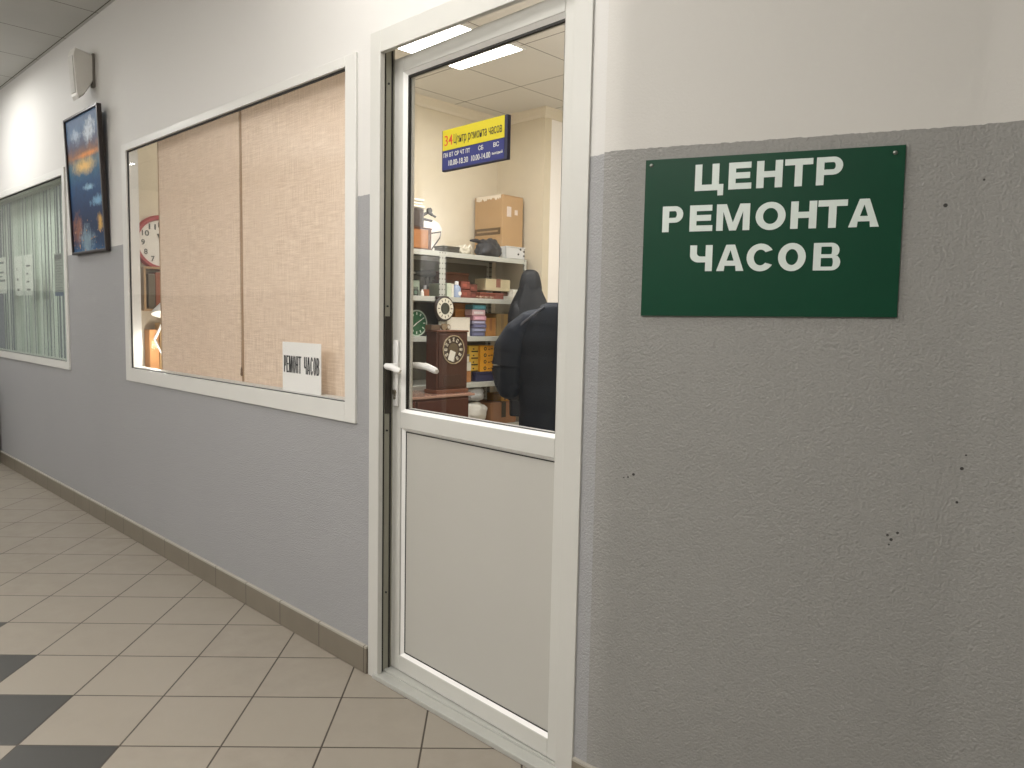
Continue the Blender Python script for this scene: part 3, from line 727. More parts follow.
o = thing('wooden_box_clock', 'small orange-brown wooden clock case at the left on top of the shelving', 'clock case', (-2.15, 1.92, Z1))
m = MB(); m.box(-2.22, -2.09, 1.80, 2.01, Z1+.012, 1.925, .004); m.build('case', wood((150, 98, 58), (176, 120, 74)), o)
m = MB(); m.box(-2.225, -2.083, 1.795, 2.016, Z1, Z1+.012, .002); m.box(-2.225, -2.083, 1.795, 2.016, 1.925, 1.937, .003); m.box(-2.09, -2.084, 1.985, 2.01, Z1+.012, 1.925, .002); m.build('moulding', wood((74, 44, 30), (92, 58, 40)), o)
o = thing('camera_mechanism', 'dark brown metal mechanism standing on the wooden clock case', 'mechanism', (-2.15, 1.9, 1.938))
DB = M((66, 58, 54), .5, var=.12)
m = MB(); m.box(-2.21, -2.10, 1.80, 1.955, 1.938, 2.07, .008); m.build('body', DB, o)
m = MB(); m.tube([(-2.11, 1.955, 2.03), (-2.10, 1.99, 2.05), (-2.09, 2.02, 2.035)], .012, 10); m.tube([(-2.10, 1.99, 2.05), (-2.08, 2.045, 2.02)], .008, 10); m.tube([(-2.11, 1.955, 2.0), (-2.09, 2.02, 1.99)], .009, 10); m.cyl((-2.09, 1.985, 2.06), (1, 0, 0), .02, .02, 14); m.build('arm', M((44, 40, 40), .45), o, smooth=True)
o = thing('folded_cloth', 'cream folded cloth lying over the dark mechanism', 'cloth', (-2.16, 1.88, 2.07))
m = MB()
for i, (w, z) in enumerate(((.0, 2.071), (.008, 2.094), (.002, 2.117))): m.box(-2.215+w, -2.10-w, 1.80+w, 1.965-w*2, z, z+.022, .010, 3)
m.build('fold', M((226, 218, 202), .9, bump=.3), o, smooth=True)
o = thing('glass_globe', 'white round glass lampshade standing behind the wooden clock case', 'lampshade', (-2.33, 2.19, Z1))
m = MB(); m.lathe((-2.33, 2.19, Z1), (0, 0, 1), [(0, .02), (0, .07), (.02, .075), (.06, .06), (.10, .07), (.15, .098), (.19, .1), (.23, .08), (.25, .05), (.255, .02), (.255, .001)], 28); m.build('shade', M((236, 230, 220), .25, var=.02), o, smooth=True)
o = thing('wire_bracket', 'thin dark wire bracket leaning beside the wooden clock case', 'bracket', (-2.13, 2.06, Z1))
m = MB(); m.tube([(-2.13, 2.03, 1.905), (-2.12, 2.13, 1.925), (-2.12, 2.12, 1.88), (-2.12, 2.05, 1.80), (-2.12, 2.04, Z1+.005)], .005, 8); m.build('wire', M((52, 44, 40), .5), o, smooth=True)
carton('flat black box on top of the shelving, left of the clear bag', -2.2, -2.09, 2.135, 2.29, Z1, 1.826, (62, 60, 52), name='flat_box', lid=(70, 68, 58))
def crumple(label, name, cat, c, r, col, seed, rough=.35, part='bag', amp=.28, tie=False, z0=None):
    o = thing(name, label, cat, (c[0], c[1], z0))
    b = bmesh.new(); bmesh.ops.create_icosphere(b, subdivisions=4, radius=1)
    from mathutils import noise
    for v in b.verts:
        n = v.co.normalized(); k = 1+amp*(noise.noise(n*1.7+Vector((seed, 0, 0)))+.55*noise.noise(n*4.1+Vector((0, seed, 0)))+.35*abs(noise.noise(n*7+Vector((0, 0, seed)))))
        z = n.z*k*r[2]; v.co = Vector((c[0]+n.x*k*r[0], c[1]+n.y*k*r[1], max(z0, c[2]+z)))
    m = MB(); m.add(b); m.build(part, M(col, rough, var=.12, scale=30), o, smooth=True, ang=60)
    return o
o = crumple('clear crumpled plastic bag on top of the shelving beside the black bag', 'plastic_bag', 'bag', (-2.17, 2.395, 1.81), (.06, .065, .04), (196, 190, 172), 3.1, .15, z0=Z1)
for q, w in ((2.375, .02), (2.425, .018)):
    m = MB(); m.tube([(-2.12, q-w, 1.83), (-2.12, q, 1.855), (-2.12, q+w, 1.832)], .004, 6); m.build('highlight_fold', M((244, 240, 230), .2), o, smooth=True)
o = crumple('black crumpled bag on top of the shelving in front of the cardboard box', 'black_bag', 'bag', (-2.092, 2.60, 1.825), (.040, .125, .085), (48, 50, 54), 8.4, .5, z0=Z1)
m = MB(); m.tube([(-2.09, 2.53, 1.87), (-2.085, 2.46, 1.888), (-2.085, 2.395, 1.884)], [.02, .016, .008], 8); m.build('strap', M((40, 40, 44), .5), o, smooth=True)
o = thing('plastic_tray', 'white plastic tray at the right end of the shelving top', 'tray', (-2.1, 2.87, Z1))
m = MB()
m.box(-2.128, -2.062, 2.76, 2.975, Z1, Z1+.004); m.box(-2.066, -2.062, 2.76, 2.975, Z1, 1.872, .001); m.box(-2.128, -2.062, 2.971, 2.975, Z1, 1.872, .001); m.box(-2.128, -2.062, 2.76, 2.764, Z1, 1.872, .001); m.box(-2.128, -2.124, 2.76, 2.975, Z1, 1.872, .001); m.box(-2.07, -2.057, 2.757, 2.978, 1.866, 1.874, .002)
m.build('tray_body', M((206, 208, 208), .4, var=.03), o)
for y, z in ((2.925, 1.86), (2.965, 1.845), (2.90, 1.82), (2.965, 1.81)):
    m = MB(); m.cyl((-2.064, y, z-.004), (1, 0, 0), .008, .006, 12); m.build('dark_hole', M((40, 40, 40), .6), o)

# --- second shelf
o = thing('hand_drill', 'black power tool lying on its side over small parts on the second shelf', 'tool', (-2.180, 2.0, Z2))
BK = M((40, 42, 40), .45)
m = MB(); m.tube([(-2.160, 1.92, 1.615), (-2.160, 1.98, 1.615), (-2.155, 2.06, 1.618), (-2.150, 2.10, 1.62)], [.018, .024, .028, .022], 14); m.build('body', BK, o, smooth=True)
m = MB(); m.tube([(-2.160, 2.05, 1.61), (-2.170, 2.04, 1.53), (-2.180, 2.03, Z2+.012)], [.018, .016, .02], 12); m.build('grip', M((52, 54, 52), .5), o, smooth=True)
m = MB(); m.tube([(-2.160, 1.92, 1.615), (-2.160, 1.89, 1.615)], [.012, .006], 12); m.build('chuck', METAL, o, smooth=True)
carton('small pale green box at the left of the second shelf', -2.22, -2.15, 1.885, 1.96, Z2, 1.56, (150, 162, 146), name='small_box', mark=(.2, .8, .3, .6, (90, 100, 90)))
o = thing('white_bottle', 'tiny white bottle standing at the front of the second shelf, left bay', 'bottle', (-2.085, 1.93, Z2))
m = MB(); m.lathe((-2.085, 1.93, Z2), (0, 0, 1), [(0, .01), (.001, .013), (.03, .013), (.036, .007), (.04, .006)], 14); m.build('body', M((230, 228, 222), .4), o, smooth=True)
m = MB(); m.cyl((-2.085, 1.93, Z2+.04), (0, 0, 1), .007, .008, 12); m.build('cap', M((210, 208, 200), .4), o)
o = thing('clock_movement', 'black clock movement lying left of the tiny white bottle', 'mechanism', (-2.11, 1.87, Z2))
m = MB(); m.box(-2.13, -2.09, 1.84, 1.905, Z2, Z2+.045, .006); m.build('case', BK, o)
m = MB(); m.cyl((-2.09, 1.872, Z2+.022), (1, 0, 0), .015, .006, 14); m.build('gear', M((90, 110, 98), .4), o)
o = thing('wooden_stand', 'small reddish brown wooden stand behind the tiny white bottle', 'stand', (-2.12, 2.015, Z2))
m = MB(); m.box(-2.16, -2.12, 1.975, 2.028, Z2, Z2+.05, .004); m.build('block', wood((128, 76, 52), (150, 94, 64)), o)
m = MB(); m.cyl((-2.14, 2.0, Z2+.05), (0, 0, 1), .012, .03, 14); m.build('knob', M((150, 150, 152), .3), o)
o = thing('alarm_clock', 'dark round alarm clock with a pale centre deep on the second shelf', 'clock', (-2.25, 1.99, Z2))
m = MB(); m.cyl((-2.28, 1.985, Z2+.07), (1, 0, 0), .058, .05, 28, bev=.006); m.build('case', M((70, 72, 70), .5), o, smooth=True)
m = MB(); m.cyl((-2.23, 1.985, Z2+.07), (1, 0, 0), .016, .002, 18); m.build('dial', M((196, 194, 186), .5), o)
for ya in (1.95, 2.005):
    m = MB(); m.box(-2.28, -2.24, ya, ya+.015, Z2, Z2+.03, .002); m.build('foot', BK, o)
o = thing('book_binder', 'pale green and cream binder standing next to the shelf post', 'binder', (-2.2, 2.205, Z2))
m = MB(); m.box(-2.3, -2.09, 2.172, 2.215, Z2, 1.553, .003); m.build('cover', M((196, 204, 184), .6), o)
m = MB(); m.box(-2.298, -2.088, 2.216, 2.238, Z2, 1.55, .002); m.build('pages', M((220, 218, 206), .7), o)
o = thing('spray_bottle', 'blue and white plastic bottle beside the pale green binder', 'bottle', (-2.11, 2.282, Z2))
m = MB(); m.lathe((-2.11, 2.282, Z2), (0, 0, 1), [(0, .028), (.003, .033), (.07, .033), (.09, .02), (.095, .014)], 20); m.build('body', M((150, 164, 190), .35), o, smooth=True)
m = MB(); m.lathe((-2.11, 2.282, Z2+.095), (0, 0, 1), [(0, .016), (.024, .015), (.028, .008), (.028, .001)], 16); m.build('cap', M((226, 226, 226), .4), o, smooth=True)
m = MB(); m.cyl((-2.079, 2.288, Z2+.03), (1, 0, 0), .016, .003, 16); m.build('label_patch', M((236, 234, 230), .5), o)
carton('long dark brown box lying on top at the back of the second shelf', -2.36, -2.272, 2.275, 2.555, 1.586, 1.65, (104, 66, 48), flaps=False, lid=(112, 72, 54), name='long_box')
carton('brown case under the long dark brown box at the back of the second shelf', -2.38, -2.27, 2.265, 2.55, Z2, 1.5855, (88, 60, 46), flaps=True, name='wooden_case')
for k, (a, bq, z0, z1, cc, dx) in enumerate(((2.345, 2.45, Z2, 1.515, (120, 64, 54), 0), (2.453, 2.545, Z2, 1.50, (104, 58, 50), .01), (2.35, 2.44, 1.518, 1.578, (136, 74, 62), .0), (2.447, 2.53, 1.503, 1.56, (112, 66, 56), .012))):
    carton(('lower left red-brown small box of the heap right of the blue bottle', 'lower right red-brown small box of the heap right of the blue bottle', 'upper left red-brown small box of the heap right of the blue bottle', 'upper right red-brown small box of the heap right of the blue bottle')[k],
           -2.185, -2.13-dx, a, bq, z0, z1-.0025, cc, group='red-brown boxes on the second shelf', name='small_box', mark=(.15, .6, .3, .7, tuple(int(v*1.25) for v in cc)))
carton('beige checked carton with a brown strap on the second shelf', -2.25, -2.12, 2.60, 2.875, 1.516, 1.61, (198, 186, 152), flaps=False, tape=(140, 92, 74), name='checked_box')
carton('flat red-brown box under the beige checked carton', -2.26, -2.10, 2.52, 2.78, Z2, 1.4985, (124, 66, 52), flaps=False, lid=(136, 78, 62), name='flat_box')
for y in (2.635, 2.70):
    pass
o = thing('bead_string', 'pale stone beads lying in front of the beige checked carton', 'beads', (-2.09, 2.6, Z2))
for i in range(7):
    m = MB(); m.lathe((-2.078+.004*(i % 2), 2.47+i*.028, Z2), (0, 0, 1), [(0, .002), (.003, .008), (.01, .011), (.017, .008), (.02, .001)], 12); m.build('bead', M((176, 150, 128), .4) if i % 2 else M((150, 112, 92), .4), o, smooth=True)
carton('support block of dark card under the right end of the beige checked carton', -2.24, -2.14, 2.79, 2.87, Z2, 1.5135, (96, 70, 54), name='card_block', flaps=True)
o = thing('paper_roll', 'white small carton at the right end of the second shelf', 'box', (-2.11, 2.90, Z2))
m = MB(); m.box(-2.15, -2.08, 2.868, 2.94, Z2, 1.535, .004); m.build('body', M((224, 222, 212), .6), o)
m = MB(); m.box(-2.145, -2.078, 2.82, 2.866, Z2, Z2+.03, .003); m.build('loose_flap', M((200, 198, 186), .6), o)

# --- third shelf
def dial_text(m, c, r, hgt, nums, plane_right=(0, 1, 0)):
    for n_, a in nums:
        me = text_mesh(n_, -hgt*.32*len(n_), -hgt/2, hgt*.64*len(n_), hgt, .02)
        F = frame((c[0], c[1]+math.sin(a)*r, c[2]+math.cos(a)*r), plane_right); m.mesh(me, F); bpy.data.meshes.remove(me)
o = thing('green_clock', 'round green clock face leaning at the left of the third shelf', 'clock', (-2.17, 1.935, Z3))
gc = Vector((-2.17, 1.935, Z3+.096))
m = MB(); m.cyl(gc, (1, 0, 0), .095, .02, 40, bev=.004); m.build('dial', M((44, 98, 66), .3, var=.2, scale=12), o, smooth=True)
m = MB(); m.ring(gc+Vector((.018, 0, 0)), (1, 0, 0), .096, .087, .006); m.build('rim', M((190, 204, 190), .3), o, smooth=True)
m = MB()
for k in range(12):
    a = k*PI/6; p = gc+Vector((.0205, math.sin(a)*.07, math.cos(a)*.07)); m.box(-.004, .004, -.010, .010, -.0006, .0006, T=frame(p, (0, math.cos(a), -math.sin(a)), (0, math.sin(a), math.cos(a))))
m.build('hour_mark', M((222, 232, 222), .4), o)
m = MB(); m.box(-.003, .003, 0, .055, -.0005, .0005, T=frame(gc+Vector((.0222, 0, 0)), (0, .5, -.86), (0, .86, .5))); m.box(-.004, .004, 0, .04, -.0005, .0005, T=frame(gc+Vector((.0222, 0, 0)), (0, -.6, .8), (0, -.8, -.6))); m.build('hand', M((224, 228, 222), .4), o)
o = thing('grey_housing', 'grey rounded machine housing behind the green clock', 'housing', (-2.28, 1.99, Z3))
m = MB(); m.loft([[(-2.34+.0, 1.92, Z3), (-2.34, 2.06, Z3), (-2.34, 2.05, Z3+.14), (-2.34, 1.99, Z3+.2), (-2.34, 1.93, Z3+.19)], [(-2.22, 1.92, Z3), (-2.22, 2.07, Z3), (-2.22, 2.05, Z3+.15), (-2.22, 1.98, Z3+.215), (-2.22, 1.93, Z3+.205)]]); m.build('shell', M((92, 92, 88), .5), o)
m = MB(); m.box(-2.222, -2.216, 1.96, 2.03, Z3+.13, Z3+.15); m.build('vent', BK, o)
o = thing('ring_clock', 'dark round clock with a white numeral ring hung on the shelf post', 'clock', (-2.03, 2.085, 1.36))
rc = Vector((-2.044, 2.088, 1.362))
m = MB(); m.cyl(rc, (1, 0, 0), .092, .03, 40, bev=.006); m.box(-2.046, -2.03, 2.02, 2.14, 1.43, 1.452, .004); m.build('case', M((46, 36, 30), .45), o, smooth=True)
m = MB(); m.ring(rc+Vector((.029, 0, 0)), (1, 0, 0), .078, .043, .004); m.build('numeral_ring', M((222, 218, 202), .4), o)
m = MB(); 
for k in range(12):
    a = k*PI/6; p = rc+Vector((.0335, math.sin(a)*.061, math.cos(a)*.061)); m.box(-.003, .003, -.009, .009, -.0004, .0004, T=frame(p, (0, math.cos(a), -math.sin(a)), (0, math.sin(a), math.cos(a))))
m.build('hour_mark', M((70, 62, 52), .5), o)
m = MB(); m.cyl(rc+Vector((.03, 0, 0)), (1, 0, 0), .042, .002, 30); m.build('centre', M((58, 60, 48), .5, var=.2, scale=60), o)
o = thing('white_tray', 'white open card tray on the third shelf right of the ring clock', 'tray', (-2.15, 2.3, Z3))
m = MB(); m.box(-2.2, -2.104, 2.185, 2.415, Z3, Z3+.006); m.box(-2.107, -2.101, 2.185, 2.415, Z3, 1.30, .002); m.box(-2.2, -2.194, 2.185, 2.415, Z3, 1.30, .002); m.box(-2.2, -2.104, 2.185, 2.19, Z3, 1.30, .002); m.box(-2.2, -2.098, 2.405, 2.415, Z3, 1.302, .002); m.build('tray_body', M((226, 220, 206), .6, var=.03), o)
m = MB(); m.box(-2.185, -2.12, 2.2, 2.39, 1.2965, 1.301); m.build('inner_sheet', M((232, 226, 212), .6), o)
carton('upper orange-brown flat box at the back of the third shelf', -2.38, -2.2, 2.35, 2.535, 1.3665, 1.412, (164, 112, 66), flaps=False, lid=(172, 120, 74), name='flat_box', group='pair of orange-brown boxes')
carton('lower orange-brown flat box directly under its twin on the third shelf', -2.38, -2.2, 2.355, 2.545, 1.30, 1.3662, (172, 116, 58), flaps=False, lid=(180, 124, 64), name='flat_box', group='pair of orange-brown boxes')
carton('plain dark carton carrying the two orange-brown boxes on the third shelf', -2.39, -2.21, 2.35, 2.55, Z3, 1.2995, (70, 54, 44), name='cardboard_box')
dv = [(1.157, .035, (96, 98, 124), 'lowest grey-blue case of the stack on the third shelf'), (1.193, .028, (130, 134, 160), 'grey-blue case second from the bottom of the stack on the third shelf'),
      (1.222, .030, (104, 104, 134), 'darker violet case in the middle of the stack on the third shelf'), (1.253, .026, (150, 148, 172), 'pale violet case just below the pink box on the third shelf'),
      (1.280, .038, (214, 160, 176), 'deep pink box in the stack on the third shelf'), (1.319, .045, (226, 192, 198), 'pale pink box just below the teal box on the third shelf'), (1.365, .038, (92, 156, 172), 'teal box topping the stack on the third shelf')]
for i, (z, hh, c, lb) in enumerate(dv):
    j = (i*37 % 5-2)*.002
    carton(lb, -2.192, -2.10+j, 2.448+j, 2.588+j, z, z+hh-.0015, c, flaps=False, name='media_case', cat='case', group='stack of coloured cases', mark=(.12, .85, .25, .7, tuple(min(255, int(v*1.22)) for v in c)))
carton('brown cardboard box right of the coloured case stack on the third shelf', -2.28, -2.12, 2.605, 2.72, Z3, 1.30, (176, 124, 68), tape=(150, 100, 56))
carton('olive-brown cardboard box behind the dark coat on the third shelf', -2.30, -2.12, 2.725, 2.86, Z3, 1.335, (150, 122, 70), tape=(130, 104, 60))
o = thing('glass_jar', 'dark glass jar deep on the third shelf above the brown boxes', 'jar', (-2.3, 2.85, Z3))
m = MB(); m.lathe((-2.36, 2.78, Z3), (0, 0, 1), [(0, .05), (.005, .055), (.17, .055), (.2, .04), (.21, .038)], 24); m.build('jar_body', M((64, 66, 58), .2), o, smooth=True)
m = MB(); m.cyl((-2.36, 2.78, Z3+.21), (0, 0, 1), .04, .02, 20, bev=.003); m.build('lid', M((120, 122, 118), .4), o, smooth=True)

# --- fourth shelf
OR = (240, 172, 48)
for i, lb in enumerate(('lowest of the four orange boxes on the fourth shelf', 'second from the bottom of the four orange boxes on the fourth shelf', 'third from the bottom of the four orange boxes on the fourth shelf', 'topmost of the four orange boxes on the fourth shelf')):
    z0 = .8768+i*.0515; y0, y1 = 2.548, 2.695
    o = thing('orange_box', lb, 'box', (-2.17, (y0+y1)/2, z0), 'stack of four orange boxes')
    m = MB(); m.box(-2.27, -2.115, y0, y1, z0, z0+.0505, .002); m.build('body', M(OR, .6, var=.05), o)
    m = MB(); m.ring(Vector((-2.1152, y0+.052, z0+.026)), (1, 0, 0), .015, .0075, .001, 20); m.build('round_mark', M((44, 36, 24), .5), o)
    m = MB(); m.box(-2.1152, -2.1142, y0+.085, y0+.105, z0+.016, z0+.026); m.box(-2.1152, -2.1142, y0+.112, y0+.135, z0+.02, z0+.03); m.build('small_print', M((140, 84, 26), .5), o)
    c = thing('yellow_box', lb.replace('orange', 'yellow').replace(' on the fourth shelf', ' beside the orange ones'), 'box', (-2.2, 2.49, z0), 'stack of four yellow boxes')
    m = MB(); m.box(-2.28, -2.135, 2.44, 2.5455, z0, z0+.0505, .002); m.build('body', M((222, 182, 72), .6, var=.06), c)
    m = MB(); m.box(-2.1352, -2.134, 2.47, 2.54, z0+.0, z0+.010); m.box(-2.1352, -2.134, 2.485, 2.50, z0+.02, z0+.03); m.build('dark_print', M((58, 48, 26), .5), c)
carton('navy blue box under the orange boxes on the fourth shelf', -2.27, -2.10, 2.49, 2.69, Z4, .8762, (46, 50, 84), flaps=False, name='navy_box', lid=(40, 44, 76))
carton('dark plinth box under the yellow boxes on the fourth shelf', -2.28, -2.14, 2.44, 2.488, Z4, .8762, (60, 48, 40), flaps=False, name='small_box', lid=(66, 54, 44))
carton('brown small box under the white box beside the mantel clock', -2.19, -2.10, 2.36, 2.437, Z4, .885, (170, 118, 74), name='small_box')
carton('white small box above the brown one beside the mantel clock', -2.19, -2.10, 2.36, 2.437, .8882, .955, (206, 202, 186), name='small_box', flaps=True)
carton('upper white small box with grey top beside the mantel clock', -2.19, -2.11, 2.36, 2.425, .958, 1.018, (222, 220, 210), name='small_box', flaps=False, lid=(120, 116, 104))
carton('brown small box at the right end of the fourth shelf', -2.20, -2.10, 2.70, 2.785, Z4, .875, (158, 120, 76), name='small_box')
o = thing('white_jar', 'white jar on the brown box at the right end of the fourth shelf', 'jar', (-2.14, 2.735, .8775))
m = MB(); m.lathe((-2.14, 2.735, .8775), (0, 0, 1), [(0, .03), (.003, .033), (.045, .033), (.052, .026)], 20); m.build('jar_body', M((196, 198, 194), .4), o, smooth=True)
m = MB(); m.cyl((-2.14, 2.735, .9295), (0, 0, 1), .029, .022, 20, bev=.003); m.build('lid', M((226, 226, 222), .4), o, smooth=True)

# --- low shelf
o = crumple('white crumpled packet standing on the low shelf', 'white_packet', 'packet', (-2.10, 2.475, .55), (.055, .125, .095), (206, 204, 196), 1.7, .5, amp=.2, z0=Z5)
o = crumple('silvery crumpled bag lying on top of the white packet', 'foil_bag', 'bag', (-2.11, 2.48, .705), (.05, .095, .06), (170, 172, 172), 5.9, .3, amp=.25, z0=.652)
carton('brown cardboard box with black and yellow tape on the low shelf', -2.3, -2.07, 2.63, 2.92, Z5, .625, (150, 108, 76), tape=(46, 40, 26))
o = thing('open_yellow_box', 'yellow-brown open carton with raised flaps on the taped box', 'box', (-2.15, 2.85, .63))
YB = M((186, 140, 62), .7, var=.1)
m = MB(); m.box(-2.25, -2.09, 2.76, 2.925, .6285, .69, .003); m.build('body', YB, o)
m = MB(); m.loft([[(-2.09, 2.755, .69), (-2.09, 2.93, .69), (-2.088, 2.93, .69), (-2.088, 2.755, .69)], [(-2.13, 2.80, .755), (-2.13, 2.90, .755), (-2.128, 2.90, .755), (-2.128, 2.80, .755)]]); m.loft([[(-2.25, 2.925, .69), (-2.09, 2.925, .69), (-2.09, 2.928, .69), (-2.25, 2.928, .69)], [(-2.24, 2.975, .65), (-2.08, 2.975, .65), (-2.08, 2.978, .65), (-2.24, 2.978, .65)]]); m.build('flap', M((200, 152, 72), .7), o)
m = MB(); m.box(-2.0895, -2.088, 2.80, 2.815, .64, .69); m.build('dark_print', BK, o)

# --- dark red cabinet with mantel clock
o = thing('dark_cabinet', 'dark red-brown cabinet with a glossy top under the mantel clock', 'cabinet', (-1.82, 1.6, 0))
MG = wood((66, 34, 28), (84, 46, 38), rough=.25)
m = MB(); m.box(-2.02, -1.683, 1.15, 2.03, .04, .755, .004); m.build('body', MG, o)
m = MB(); m.box(-2.03, -1.67, 1.14, 2.078, .755, .773, .004); m.build('top', wood((158, 124, 110), (172, 138, 122), rough=.1), o)  # pale top colour holds the glare of the bright wall
for a, bq in ((1.16, 1.55), (1.56, 2.02)):
    m = MB(); m.box(-1.684, -1.672, a, bq, .06, .74, .004); dq = m.build('door', MG, o)
    m = MB(); m.cyl((-1.672, bq-.03 if a < 1.5 else a+.03, .45), (1, 0, 0), .009, .018, 14); m.build('knob', METAL, dq, smooth=True)
m = MB(); m.box(-1.99, -1.70, 1.18, 1.93, 0, .04); m.build('plinth', BK, o)
o = thing('mantel_clock', 'tall dark wooden mantel clock with an arched numeral dial and a paper slip', 'clock', (-1.81, 1.9, .7735))
CW = wood((70, 42, 34), (86, 54, 42)); CX = -1.745; y0, y1 = 1.695, 2.0; y1 = 1.952+.048
y0, y1 = 1.79, 2.075
m = MB(); m.box(-1.865, CX-.008, y0, y1, .80, 1.197, .004); m.build('case', CW, o)
m = MB(); m.box(-1.875, CX+.004, y0-.006, y1+.006, .7735, .80, .004); m.box(-1.875, CX+.002, y0-.004, y1+.004, 1.197, 1.210, .004); m.build('moulding', wood((96, 60, 46), (116, 76, 58)), o)
m = MB(); m.box(CX-.008, CX-.001, y0+.015, y1-.015, .815, 1.185, .003); dr = m.build('front_door', wood((62, 36, 30), (76, 46, 38)), o)
m = MB(); m.box(CX-.001, CX+.0015, y0+.06, y1-.06, .83, .90, .002); m.build('carved_panel', wood((54, 34, 30), (70, 46, 38)), dr)
dc = Vector((CX-.001, 1.935, 1.076)); R0 = .096
m = MB(); m.cyl(dc, (1, 0, 0), R0, .002, 48); m.build('dial', M((58, 44, 38), .4, var=.15, scale=30), o)
m = MB(); m.ring(dc, (1, 0, 0), R0+.004, R0-.003, .008, 48); m.build('bezel', M((196, 184, 160), .25, metal=.6), o, smooth=True)
m = MB()
for k in range(12):
    a = k*PI/6; p = dc+Vector((.0025, math.sin(a)*.070, math.cos(a)*.070))
    m.box(-.0085, .0085, -.013, .013, -.0006, .0006, .002, T=frame(p, (0, math.cos(a), -math.sin(a)), (0, math.sin(a), math.cos(a))))
m.build('numeral_plate', M((222, 216, 198), .4), o)
m = MB(); dial_text(m, dc+Vector((.0035, 0, 0)), .070, .014, [(str(k if k else 12), k*PI/6) for k in range(12)]); m.build('numeral', M((50, 44, 38), .5), o)
m = MB(); m.cyl(dc+Vector((.002, 0, 0)), (1, 0, 0), .045, .001, 30); m.build('dial_centre', M((96, 84, 64), .4, var=.3, scale=80), o)
m = MB(); m.box(-.026, .026, -.035, .035, -.0005, .0005, T=frame(dc+Vector((.006, -.018, -.043)), (0, .93, -.34), (0, .34, .93))); m.build('paper_slip', M((226, 224, 214), .6), o)
o = thing('brass_gear_block', 'small brass and steel movement parts lying on the mantel clock', 'mechanism', (-1.81, 1.8, 1.2105))
m = MB(); m.box(-1.85, -1.78, 1.765, 1.845, 1.2105, 1.245, .003); m.build('plate', M((96, 78, 62), .5), o)
m = MB(); m.cyl((-1.78, 1.865, 1.2335), (1, 0, 0), .022, .02, 20); m.cyl((-1.80, 1.91, 1.2315), (1, 0, 0), .02, .03, 20); m.build('barrel', M((150, 132, 108), .35, metal=.5), o, smooth=True)
m = MB(); m.cyl((-1.77, 1.91, 1.2315), (1, 0, 0), .012, .006, 16); m.build('hub', M((206, 200, 188), .3), o)

# --- coats
WAX = Vector((.719, .695, 0)); NAX = Vector((.695, -.719, 0))      # across / towards the door
def garment_ring(c, z, hw, hd, n=40, flat=.75, wob=0, ph=0):
    r = []
    for i in range(n):
        a = 2*PI*i/n; ca, sa = math.cos(a), math.sin(a)
        k = 1+wob*math.sin(5*a+ph)*.5+wob*math.sin(9*a+2*ph)*.5
        p = c+WAX*(hw*math.copysign(abs(ca)**flat, ca)*k)+NAX*(hd*math.copysign(abs(sa)**flat, sa)*k); r.append(Vector((p.x, p.y, z)))
    return r
def puff(fn, za, zb, step, depth=.011):
    rings = []; nn = int((zb-za)/step*8)
    for i in range(nn+1):
        z = za+(zb-za)*i/nn; ph = ((z-za)/step) % 1; rings.append((z, depth*(abs(math.sin(PI*ph))**.5)))
    return rings
def lerp(tab, z):
    for (z0, *a), (z1, *b_) in zip(tab, tab[1:]):
        if z0 <= z <= z1:
            t = (z-z0)/(z1-z0); return [u+(v-u)*t for u, v in zip(a, b_)]
    return tab[-1][1:] if z > tab[-1][0] else tab[0][1:]
NAVY = M((18, 28, 42), .62, var=.2, scale=22, spec=.3, bump=.4); NAVY2 = M((21, 32, 48), .6, var=.2, scale=22, spec=.3, bump=.4); BLACKF = M((24, 28, 34), .62, var=.15, scale=30, bump=.3)
# padded navy jacket
J = Vector((-.515, 1.60, 0))
o = thing('padded_jacket', 'navy padded jacket hanging in front, large behind the door glass', 'jacket', (J.x, J.y, .5))
tab = [(.50, .18, .12), (.62, .185, .13), (.85, .19, .135), (1.05, .215, .135), (1.18, .215, .125), (1.27, .185, .11), (1.335, .125, .09), (1.375, .08, .07), (1.40, .065, .06)]
m = MB(); rings = []
for z, d in puff(None, .50, 1.38, .15, .008):
    hw, hd = lerp(tab, z); rings.append(garment_ring(J, z, hw+d, hd+d, wob=.03, ph=z*7))
m.loft(rings); m.build('torso', NAVY, o, smooth=True, ang=80)
slv = [(0, .075, 1.315, .045), (.1, .15, 1.275, .066), (.22, .215, 1.215, .080), (.35, .255, 1.13, .086), (.55, .268, 1.04, .085), (.78, .262, .955, .078), (.9, .245, .91, .066), (1, .225, .88, .046)]
for sgn_ in (-1, 1):
    pts = []; rad = []
    for i in range(71):
        t = i/70; sx, z, r_ = lerp(slv, t); q = J+WAX*(sgn_*sx)+NAX*(.03*math.sin(t*3)); pts.append((q.x, q.y, z)); ph = (t*5.0) % 1
        rad.append(r_+.0025*abs(math.sin(PI*ph))**.5+.002*math.sin(t*23))
    m = MB(); m.tube(pts, rad, 24); sl = m.build('sleeve', NAVY2, o, smooth=True, ang=80)
    m = MB(); q = J+WAX*(sgn_*.22)+NAX*(.03*math.sin(3)); m.lathe((q.x, q.y, .85), (0, 0, 1), [(0, .040), (.004, .046), (.04, .046), (.046, .04)], 18); m.build('cuff', BLACKF, sl, smooth=True)
m = MB(); rings = [garment_ring(J, z, hw, hd, wob=.04, ph=z*9) for z, hw, hd in ((1.33, .085, .078), (1.355, .08, .074), (1.38, .07, .066), (1.388, .062, .058), (1.375, .05, .045))]
m.loft(rings); m.build('collar', NAVY2, o, smooth=True)
